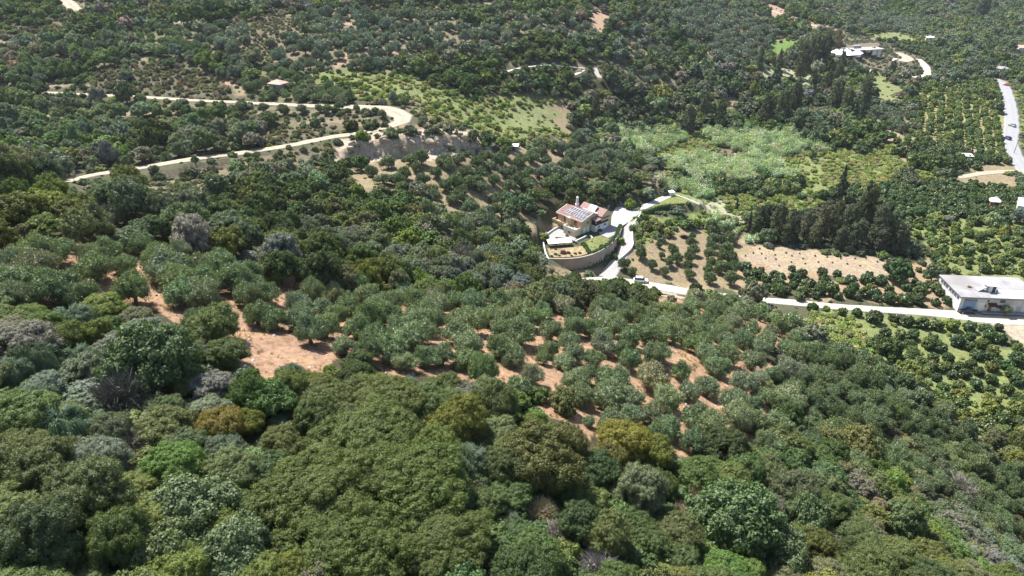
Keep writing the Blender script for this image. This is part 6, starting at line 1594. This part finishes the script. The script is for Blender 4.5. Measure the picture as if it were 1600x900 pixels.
# ---- vehicles
def make_car(name, label, px, py, heading, paint, kind='hatch', z=None, Lc=4.3, zoff=.06, cat='car'):
    x, y, zz, D = cast([px], [py], hfin); x, y, zz = float(x[0]), float(y[0]), float(zz[0])
    g = road_z(x, y)
    zz = g if g is not None else zz
    t = thing(name, label, cat, (x, y, zz+zoff), heading)
    Wd = 1.78; h = Lc/2
    pt = mat('paint_'+'_'.join(str(int(c*100)) for c in paint), paint, .3, .03, 1, 0, spec=.6)
    # body: lower shell as rings along the length, (x, half width, bottom, top)
    if kind == 'pickup': prof = [(-h, .78, .42, .82), (-h+.15, .86, .34, .98), (-h+1.6, .89, .30, 1.0), (-.35, .89, .30, 1.02), (.9, .89, .30, 1.05), (h-.9, .87, .30, .98), (h-.2, .83, .34, .86), (h, .72, .42, .72)]
    else: prof = [(-h, .74, .40, .78), (-h+.14, .84, .30, .92), (-h+.9, .88, .26, .95), (0, .89, .26, .94), (h-1.35, .88, .26, .93), (h-.5, .86, .28, .80), (h-.12, .80, .32, .68), (h, .66, .40, .60)]
    V = []; F = []; ns = 10
    for X, w, b, tp in prof:
        ring = [(w*.92, b), (w, b+.14), (w, (b+tp)/2), (w*.97, tp-.10), (w*.86, tp), (-w*.86, tp), (-w*.97, tp-.10), (-w, (b+tp)/2), (-w, b+.14), (-w*.92, b)]
        V += [(X, a, c) for a, c in ring]
    for i in range(len(prof)-1):
        for s in range(ns): F.append([i*ns+s, i*ns+(s+1) % ns, (i+1)*ns+(s+1) % ns, (i+1)*ns+s])
    F.append(list(range(ns))); F.append([(len(prof)-1)*ns+s for s in range(ns)][::-1])
    m = MB(); m.V = V; m.F = F; part(m, 'body', pt, t, smooth=False)
    # cabin glasshouse and roof
    if kind == 'pickup': c0, c1, c2, c3, zb, zt = -.75, -.55, .55, 1.15, 1.0, 1.62
    elif kind == 'suv': c0, c1, c2, c3, zb, zt = -h+.25, -h+.65, .55, 1.15, .92, 1.55
    else: c0, c1, c2, c3, zb, zt = -h+.4, -h+.95, .35, 1.1, .92, 1.42
    m = MB(); m.hexa([(c0,-.78,zb),(c3,-.78,zb),(c3,.78,zb),(c0,.78,zb),(c1,-.62,zt),(c2,-.62,zt),(c2,.62,zt),(c1,.62,zt)]); part(m, 'windows', M_GLASS, t)
    m = MB(); m.hexa([(c1-.05,-.64,zt+.002),(c2+.05,-.64,zt+.002),(c2+.05,.64,zt+.002),(c1-.05,.64,zt+.002),(c1+.1,-.54,zt+.06),(c2-.1,-.54,zt+.06),(c2-.1,.54,zt+.06),(c1+.1,.54,zt+.06)]); part(m, 'roof', pt, t)
    if kind == 'pickup':
        m = MB(); m.box(-h+.12, -.85, -.72, .72, 1.0, 1.012); part(m, 'bed_cover', M_DARK, t)
    for X in (-h+.78, h-.82):
        for s in (-1, 1):
            m = MB(); o = 0; n = 14
            ring = [(X+.32*math.cos(2*PI*i/n), .32+.32*math.sin(2*PI*i/n)) for i in range(n)]
            m.prism([(a, c) for a, c in ring], min(s*.70, s*.90), max(s*.70, s*.90)); wq = part(m, 'wheel', mat('tyre_rubber', (.02,.02,.02), .9, .1, 2), t)
            m = MB(); m.prism([(X+.19*math.cos(2*PI*i/n), .32+.19*math.sin(2*PI*i/n)) for i in range(n)], min(s*.90, s*.912), max(s*.90, s*.912)); part(m, 'rim', M_ALU, wq)
    for s in (-1, 1):
        m = MB(); m.box(h-.14, h-.02, min(s*.42, s*.68), max(s*.42, s*.68), .56, .70); part(m, 'headlight', M_HEATER, t)
        m = MB(); m.box(-h-.01, -h+.06, min(s*.5, s*.72), max(s*.5, s*.72), .62, .76); part(m, 'tail_light', mat('red_lens', (.4,.02,.02), .3, .02, 1), t)
    return t
def road_z(x, y):
    for nm, key, L in ROADS:
        d, z = seg_dist(np.array([x]), np.array([y]), [tuple(p[:3]) for p in L])
        if d[0] < 5: return float(z[0])
    return None
make_car('parked_car', 'white hatchback parked on the pale road below the driveway', 1001, 441, rad(-8), (.80,.80,.80), 'suv')
make_car('pickup_truck', 'dark pickup truck parked in front of the blue warehouse shutter', 1511, 489.5, rad(176), (.015,.02,.035), 'pickup', Lc=5.2, cat='pickup')
make_car('car', 'red car at the far bend of the asphalt road', 1572, 134, rad(128), (.45,.03,.03), 'hatch')
make_car('car', 'grey car half way along the asphalt road', 1581, 198, rad(100), (.20,.24,.26), 'hatch')
make_car('car', 'dark blue car on the left side of the asphalt road', 1573.5, 218, rad(95), (.03,.04,.12), 'suv')

# ---- building site on the far knoll
for px, py, s, what in [(1306,86,1.0,'leftmost white tent on the far building site'),(1313,88,.8,'small white tent second from left on the building site'),(1320,83,1.05,'white tent at the back of the building site row'),
                        (1326,90,1.1,'large white tent at the middle front of the building site'),(1338,88,1.1,'rightmost white tent of the row on the building site'),(1348,116,.9,'single white tent below the long unfinished wall')]:
    x, y, z, D = [float(q[0]) for q in cast([px], [py], hfin)]
    t = thing('tent', what, 'tent', (x, y, z), .5+px*.7)
    w = 3.1*s; h0 = 1.6*s; h1 = 4.0*s
    m = MB(); a, b, c, d_ = (-w,-w,h0), (w,-w,h0), (w,w,h0), (-w,w,h0)
    m.poly([a,b,(0,0,h1)]); m.poly([b,c,(0,0,h1)]); m.poly([c,d_,(0,0,h1)]); m.poly([d_,a,(0,0,h1)]); m.poly([d_,c,b,a]); part(m, 'canopy', M_CANV, t)
    m = MB(); m.box(-w+.05, w-.05, w-.12, w-.05, 0, h0-.01); m.box(-w+.05, -w+.12, -w+.05, w-.13, 0, h0-.01); part(m, 'side_wall', M_CANV, t)
    for sx in (-1, 1):
        for sy in (-1, 1):
            m = MB(); m.cyl(sx*(w-.25), sy*(w-.25), 0, h0-.02, .07, .07, 6); part(m, 'post', M_ALU, t)
def unfinished():
    x, y, z, D = [float(q[0]) for q in cast([1352], [83], hfin)]
    t = thing('unfinished_building', 'unfinished concrete ground floor slab beside the white tents', 'building', (x, y, z), rad(14))
    m = MB(); m.box(-11, 11, -4.5, 4.5, 2.7, 3.0); part(m, 'slab', M_PAVE, t)
    for i in range(6):
        for b in (-4.2, 0, 4.0):
            m = MB(); m.box(-10.6+i*4.15, -10.25+i*4.15, b, b+.35, -1, 2.69); part(m, 'column', M_CONC, t)
    m = MB(); m.box(-10.5, 4, 4.4, 4.6, -1, 2.68); part(m, 'rear_wall', M_CONC, t)
    m = MB(); m.box(2, 9, -3.9, -3.6, -1, 2.68); part(m, 'front_wall', M_WHITEW, t)
    m = MB(); m.box(-9, -3, 1.5, 4, 3.002, 4.8); part(m, 'upper_wall', M_CONC, t)
    m = MB(); m.box(5, 6.5, -1, 1, 3.002, 4.2); part(m, 'stair_core', M_CONC, t)
unfinished()
def longwall():
    P = [(1358,115),(1372,108),(1388,100),(1403,94)]
    x, y, z, D = cast([p[0] for p in P], [p[1] for p in P], hfin)
    t = thing('foundation', 'long low unfinished concrete foundation on the far slope', 'foundation', (float(x[0]), float(y[0]), float(z[0])), math.atan2(float(y[-1]-y[0]), float(x[-1]-x[0])))
    L = math.hypot(float(x[-1]-x[0]), float(y[-1]-y[0])); dz = float(z[-1]-z[0])
    m = MB(); m.hexa([(0,0,-1),(L,0,dz-1),(L,5,dz-1),(0,5,-1),(0,0,1.4),(L,0,dz+1.0),(L,5,dz+1.0),(0,5,1.4)]); part(m, 'slab', M_PAVE, t)
    m = MB(); m.hexa([(0,-.25,-1),(L,-.25,dz-1),(L,-.01,dz-1),(0,-.01,-1),(0,-.25,1.1),(L,-.25,dz+.7),(L,-.01,dz+.7),(0,-.01,1.1)]); part(m, 'edge_wall', M_CONC, t)
    for i in range(5):
        f = .1+i*.2; m = MB(); m.box(L*f, L*f+.4, 4.6, 5.0, dz*f+1.2, dz*f+3.2); part(m, 'column', M_CONC, t)
longwall()

# ---- poles
def pole(px, py, h, label, arm=False, z=None):
    x, y, z, D = [float(q[0]) for q in cast([px], [py], hfin)]
    t = thing('utility_pole', label, 'pole', (x, y, z))
    m = MB(); m.cyl(0, 0, -.3, h, .14, .09, 8); part(m, 'post', M_POLE, t)
    m = MB(); m.box(-.7, .7, -.05, .05, h-.6, h-.48); part(m, 'crossarm', M_POLE, t)
    for s in (-.6, 0, .6):
        m = MB(); m.cyl(s, 0, h-.475, h-.3, .05, .03, 6); part(m, 'insulator', M_WHITEW, t)
pole(1001.5, 386, 6.5, 'dark wooden pole on the bank beside the driveway')
pole(1246, 268, 6, 'thin pole standing in the pale cane bed')
pole(1529, 436, 5, 'thin pole behind the warehouse roof')
pole(1383, 300, 6, 'thin pole at the edge of the dark orchard left of the lane')
pole(1584, 240, 7, 'pole beside the lower end of the asphalt road')

# ---- rocks
def rock_mesh(seed, n=2):
    bm = bmesh.new(); bmesh.ops.create_icosphere(bm, subdivisions=n, radius=1)
    rg = np.random.default_rng(seed); D = rand_dir(14, rg); off = rg.uniform(.55, .95, 14)
    for v_ in bm.verts:
        c = np.array(v_.co[:]); k = 1.0
        for d_, o_ in zip(D, off):
            q_ = c @ d_
            if q_ > o_*.9: c = c - d_*(q_-o_*.9)*.9
        v_.co = c*rg.uniform(.93, 1.05)
    me = bpy.data.meshes.new('boulder'); bm.to_mesh(me); bm.free(); me.materials.append(M_ROCK); return me
ROCKS = [rock_mesh(i+5) for i in range(5)]
RK = [(213,406,9),(219,409,8),(226,413,8),(208,411,5),(231,419,5),(219,418,5),(237,430,4),(249,456,5),(257,463,4),(374,545,7),(393,541,5),(365,538,4),(244,462,6),
 (667,222,9),(676,229,10),(684,224,8),(690,233,9),(698,228,7),(662,232,8),(671,238,7),(683,241,6),(706,236,6),(655,228,6),(712,231,6),(722,234,6),(590,238,5),(594,243,4),(587,250,4),(660,215,6),(652,218,6),(695,218,6),(730,228,6),(586,244,4),(596,249,4)]
x_, y_, z_, D_ = cast([r[0] for r in RK], [r[1] for r in RK], hfin)
rgk = np.random.default_rng(8)
def rk_label(i):
    lab = ['largest white boulder in the heap above the left soil strip','white boulder just right of the largest one in the heap','white boulder at the lower right of the heap','small white rock left of the heap','small rock below right of the heap','small rock at the foot of the heap','lone small rock further down the soil strip',
      'upper of the small rocks beside the left olive gap','right hand small rock beside the left olive gap','pale rock at the lower end of the bare soil patch','smaller pale rock right of the soil patch edge','pale rock fragment left of the soil patch edge','pale rock left of the small rocks in the olive gap']
    return lab[i] if i < len(lab) else None
for i, r in enumerate(RK):
    s = r[2]*D_[i]/FPX/2
    me = ROCKS[i % 5]; o = link('boulder', me, None, (float(x_[i]), float(y_[i]), float(z_[i])+s*.25), float(rgk.random()*6), (s, s*.8, s*.7))
    l = rk_label(i)
    if l: tag(o, l, 'rock')
NTH = ['first', 'second', 'third', 'fourth', 'fifth', 'sixth', 'seventh', 'eighth', 'ninth', 'tenth', 'eleventh', 'twelfth', 'thirteenth', 'fourteenth', 'fifteenth', 'sixteenth', 'seventeenth', 'eighteenth', 'nineteenth', 'twentieth', 'twenty-first', 'twenty-second', 'twenty-third', 'twenty-fourth', 'twenty-fifth', 'twenty-sixth']
_cut = sorted([o for o in COL.objects if o.name.startswith('boulder') and 'label' not in o], key=lambda o: o.location[0]/(o.location[1]+1))
for i, o in enumerate(_cut): tag(o, f'pale fallen boulder on the rock cut below the hairpin, {NTH[i]} from the left', 'rock', 'boulders on the road cut')
# ledges of rock standing out of the cut face
_L = CUTL[0][0]; M_LEDGE = mat('tan_rock', (.34,.27,.20), .95, .3, .9, .8)
LEDGE = []
for i in range(4):
    me = rock_mesh(40+i); me.materials.clear(); me.materials.append(M_LEDGE); LEDGE.append(me)
rgl = np.random.default_rng(77)
for i in range(26):
    f = (i+.3+.4*rgl.random())/26*(len(_L)-1); k = int(f); t = f-k; p = _L[k]*(1-t)+_L[min(k+1, len(_L)-1)]*t
    off = rgl.uniform(-1.2, 1.8); x, y = float(p[0]+rgl.normal(0, .3)), float(p[1]+off); z = float(hfin([x], [y])[0])
    o = link('rock_ledge', LEDGE[i % 4], None, (x, y, z-.1), rgl.uniform(-.4, .4), (rgl.uniform(1.2, 2.6), rgl.uniform(.7, 1.3), rgl.uniform(.6, 1.7)))
    o.rotation_euler[1] = rgl.uniform(-.4, .4)
    tag(o, f'tan rock ledge jutting from the road cut, {NTH[i]} from the left', 'rock', 'rock ledges of the road cut')
# brushwood heap
x, y, z, D = [float(q[0]) for q in cast([1069], [371], hfin)]
V, Q, lf = twigs(55, 2200, .5, .02, .5)
o = link('brushwood_heap', mesh_np('brushwood_heap', V, Q, None, [M_TWIG], leaf=lf), None, (x, y, z-.3), 0, (1.9, 1.5, 1.5)); o['tint'] = (.12,.08,.09); tag(o, 'dark purplish heap of cut brushwood among the olive rows', 'brushwood')
# dry grass in the near grove and on the banks
def tufts():
    rg = np.random.default_rng(21); P = []
    X = rg.uniform(-95, 110, 60000); Y = rg.uniform(25, 175, 60000); h = hfin(X, Y)
    c = classify(X, Y, h); ok = np.isin(c, [ORDER.index(k) for k in ('grove', 'soil', 'dry', 'slope')]) & (rg.random(len(X)) < .55)
    cl = np.sin(X*.35+np.sin(Y*.3))*np.sin(Y*.4+1) ; ok &= (cl + rg.normal(0, .4, len(X))) > -.1
    for x, y, z in zip(X[ok], Y[ok], h[ok]):
        t = [(.30,.22,.12), (.26,.18,.11), (.22,.20,.10), (.13,.15,.06)][rg.choice(4, p=[.4, .3, .2, .1])]
        P.append(dict(x=x, y=y, z=z-.03, r=float(rg.uniform(.22, .5)), sz=float(rg.uniform(.6, 1.1)), tint=t))
    ms = [m for m, t in VAR['tuft'][2]]; so = []
    for m in ms: so.append(bpy.data.objects.new('dry_grass', m))
    stuff('dry_grass', 'dry straw grass scattered over the reddish grove soil', P, ms, so)
tufts()
def stones():
    rg = np.random.default_rng(31); X = rg.uniform(-90, 100, 26000); Y = rg.uniform(25, 165, 26000); h = hfin(X, Y)
    c = classify(X, Y, h); ok = np.isin(c, [ORDER.index(k) for k in ('grove', 'soil')]) & (rg.random(len(X)) < .45)
    P = [dict(x=x, y=y, z=z+.02, r=float(.05+.16*rg.random()**3), sz=.6, tint=(.3, .28, .25)) for x, y, z in zip(X[ok], Y[ok], h[ok])]
    stuff('loose_stones', 'small loose stones on the reddish grove soil', P, ROCKS[:3], [bpy.data.objects.new('loose_stone', m) for m in ROCKS[:3]])
stones()

# ------------------------------------------------------------------ words for every plant
LAND = [(120,395,'the left end of the near grove'),(215,412,'the white boulder heap'),(400,520,'the large bare soil patch'),(560,500,'the middle left of the near grove'),(700,510,'the middle of the near grove'),
 (880,620,'the bare strip in the lower grove'),(1000,560,'the right half of the near grove'),(1055,548,'the small soil gap in the right half of the grove'),(1190,510,'the soil patch below the gravel road'),(1067,495,'the silvery bush near the road'),
 (1150,640,'the lower right corner of the near grove'),(90,660,'the hanging blue green broom at the left edge'),(185,620,'the grey leafless shrub at lower left'),(235,545,'the large-leaved fig tree at left'),(290,790,'the pale fig tree at bottom left'),
 (560,780,'the huge olive green oak mass'),(740,720,'the grey drooping broom beside the oak mass'),(980,690,'the yellow green tree under the grove'),(850,700,'the dark oak under the grove'),(850,810,'the pale dead shrub at bottom centre'),(940,880,'the lavender dead shrub at the bottom edge'),
 (1150,800,'the dark broad-leaved tree at lower right'),(1345,690,'the brownish oak on the right slope'),(1440,650,'the round grey green trees on the right slope'),(1500,760,'the grey shrub on the right slope'),(1560,860,'the bottom right corner'),
 (100,330,'the tree ridge on the left'),(160,330,'the grey tree on the left ridge'),(440,380,'the middle of the ridge wood'),(620,360,'the wooded dip below the spaced grove'),(730,370,'the grey green bank left of the villa'),(830,400,'the wood left of the villa garden'),
 (110,283,'the lower end of the dirt road'),(300,250,'the lower leg of the dirt road'),(240,155,'the left end of the upper dirt road'),(430,130,'the pink-roofed hut'),(530,165,'the upper leg of the dirt road'),(625,185,'the hairpin bend'),(620,235,'the rock cut below the hairpin'),
 (760,215,'the dark bushes right of the rock cut'),(700,275,'the spaced olive grove'),(803,232,'the tiny white-roofed shed'),(905,340,'the villa'),(900,280,'the hillside behind the villa'),(985,315,'the bright tree at the white yard'),(1050,310,'the triangular lawn'),
 (985,400,'the upper part of the driveway'),(1000,438,'the white parked car'),(1068,370,'the brushwood heap'),(1130,400,'the olive rows beside the ploughed field'),(1270,405,'the pale ploughed field'),(1300,350,'the dark windbreak'),(1310,290,'the tall pointed conifer'),
 (1120,235,'the pale cane bed'),(1180,295,'the dark orchard below the cane'),(1425,275,'the round dark bush by the farm lane'),(1500,270,'the farm lane'),(1490,180,'the orchard left of the asphalt road'),(1575,135,'the red car'),(1570,218,'the dark blue car'),
 (1480,400,'the light green orchard above the warehouse'),(1535,450,'the warehouse'),(1512,487,'the dark pickup'),(1440,520,'the orchard below the gravel road'),(1555,530,'the warehouse yard'),(1560,650,'the weedy orchard at the right edge'),(1300,520,'the bramble bank below the road'),
 (1552,315,'the small red hut'),(1330,85,'the far white tents'),(1390,105,'the long unfinished foundation'),(1225,72,'the small bright vineyard'),(1235,118,'the pale grass clearing'),(1450,62,'the lone white-roofed building'),
 (870,102,'the pale terrace track'),(935,115,'the short pale path on the far hill'),(840,180,'the light green meadow'),(1036,138,'the round yellow green far tree'),(1060,90,'the narrow bare soil strip on the far hill'),(935,35,'the bare slip on the far hill'),
 (430,40,'the brown scrub clearing'),(250,70,'the far left olive slope'),(110,5,'the road end at the top left'),(40,90,'the top left wood'),(60,220,'the wood left of the lower dirt road'),(650,60,'the far middle olive terraces'),(560,50,'the upper terraces'),(480,110,'the green slope behind the hut'),
 (700,150,'the scrubby green valley'),(1250,30,'the sandy ridge track'),(1400,20,'the top right woods'),(1560,20,'the pale field at the top right'),(760,120,'the dark wood above the green valley'),(960,170,'the wood behind the cane bed'),(1380,190,'the wood left of the far orchard')]
DIRN = ['right of','up and right of','above','up and left of','left of','down and left of','below','down and right of']
ORD = ['nearest','second nearest','third nearest','fourth nearest','fifth nearest','sixth nearest','seventh nearest','eighth nearest','ninth nearest','tenth nearest','eleventh nearest','twelfth nearest']
def tone(t):
    r, g, b = t; m = (r+g+b)/3
    if r > g*1.02: c = 'brownish' if m < .2 else 'pinkish grey'
    elif g > r*1.35 and b < g*.4: c = 'deep green' if m < .09 else 'bright green'
    elif b > g*.62: c = 'grey green'
    elif r > g*.82: c = 'olive green'
    else: c = 'green'
    if m < .075: c = 'dark '+c if 'deep' not in c else c
    if m > .2: c = 'pale '+c
    return c
def label_plants():
    LX = np.array([l[0] for l in LAND]); LY = np.array([l[1] for l in LAND])
    byk = {}
    for sp, p, o in INDIV:
        d = np.hypot((LX-p['px']), (LY-p['py'])*1.5); k = int(d.argmin())
        a = math.atan2(-(p['py']-LY[k]), p['px']-LX[k]); s = int(round(a/(PI/4))) % 8
        byk.setdefault((sp, k, s), []).append((float(d[k]), p, o))
    for (sp, k, s), l in byk.items():
        l.sort(key=lambda t: t[0]); kind = KIND[sp][1]
        for i, (d, p, o) in enumerate(l):
            tn = tone(p['tint']) if sp not in ('dead',) else 'leafless grey'
            if i < len(ORD):
                lab = f"{tn} {kind}, {ORD[i] if len(l) > 1 else 'alone'} {DIRN[s]} {LAND[k][2]}"
                ws = lab.split(); o['label'] = lab if len(ws) <= 16 else lab.replace('the ', '', 1)
                if len(o['label'].split()) > 16: o['label'] = ' '.join([w for w in lab.split() if w not in ('the', 'large-leaved', 'pointed')][:16])
            else:
                o['label'] = f"{kind} farther out {DIRN[s]} {LAND[k][2]}"
            o['category'] = {'olive':'olive tree','oak':'tree','bigoak':'tree','shrub':'shrub','citrus':'orange tree','fig':'fig tree','broom':'bush','dead':'dead shrub','pine':'tree','spruce':'conifer','cypress':'cypress','sapling':'sapling'}[sp]
            o['group'] = {'olive':'olive trees of the groves','bigoak':'oaks and wild trees of the woods','oak':'oaks and wild trees of the woods','shrub':'shrubs on banks and between trees','citrus':'orange trees of the orchards','fig':'broad-leaved fig trees','broom':'weeping brooms','dead':'dead and leafless shrubs',
                          'pine':'windbreak trees','spruce':'pointed conifers','cypress':'small cypresses','sapling':'saplings in the ploughed field'}[sp]
label_plants()

# ------------------------------------------------------------------ the air: thin summer haze over the valley
def build_haze():
    bm = bmesh.new(); bmesh.ops.create_cube(bm, size=1)
    me = bpy.data.meshes.new('haze'); bm.to_mesh(me); bm.free()
    o = link('haze', me, None, (0, 0, 0)); o.scale = (3600, 3600, 190); o.location = (0, 700, 83)
    m = bpy.data.materials.new('haze_air'); nt, N, L = nodes_of(m)
    out = N.new('ShaderNodeOutputMaterial'); v = N.new('ShaderNodeVolumePrincipled')
    v.inputs['Color'].default_value = (.86, .92, 1, 1); v.inputs['Density'].default_value = HAZE; v.inputs['Anisotropy'].default_value = .3
    L.new(v.outputs[0], out.inputs['Volume']); me.materials.append(m)
    tag(o, kind='stuff', label='thin pale summer haze over the valley')
HAZE = .00006
build_haze()
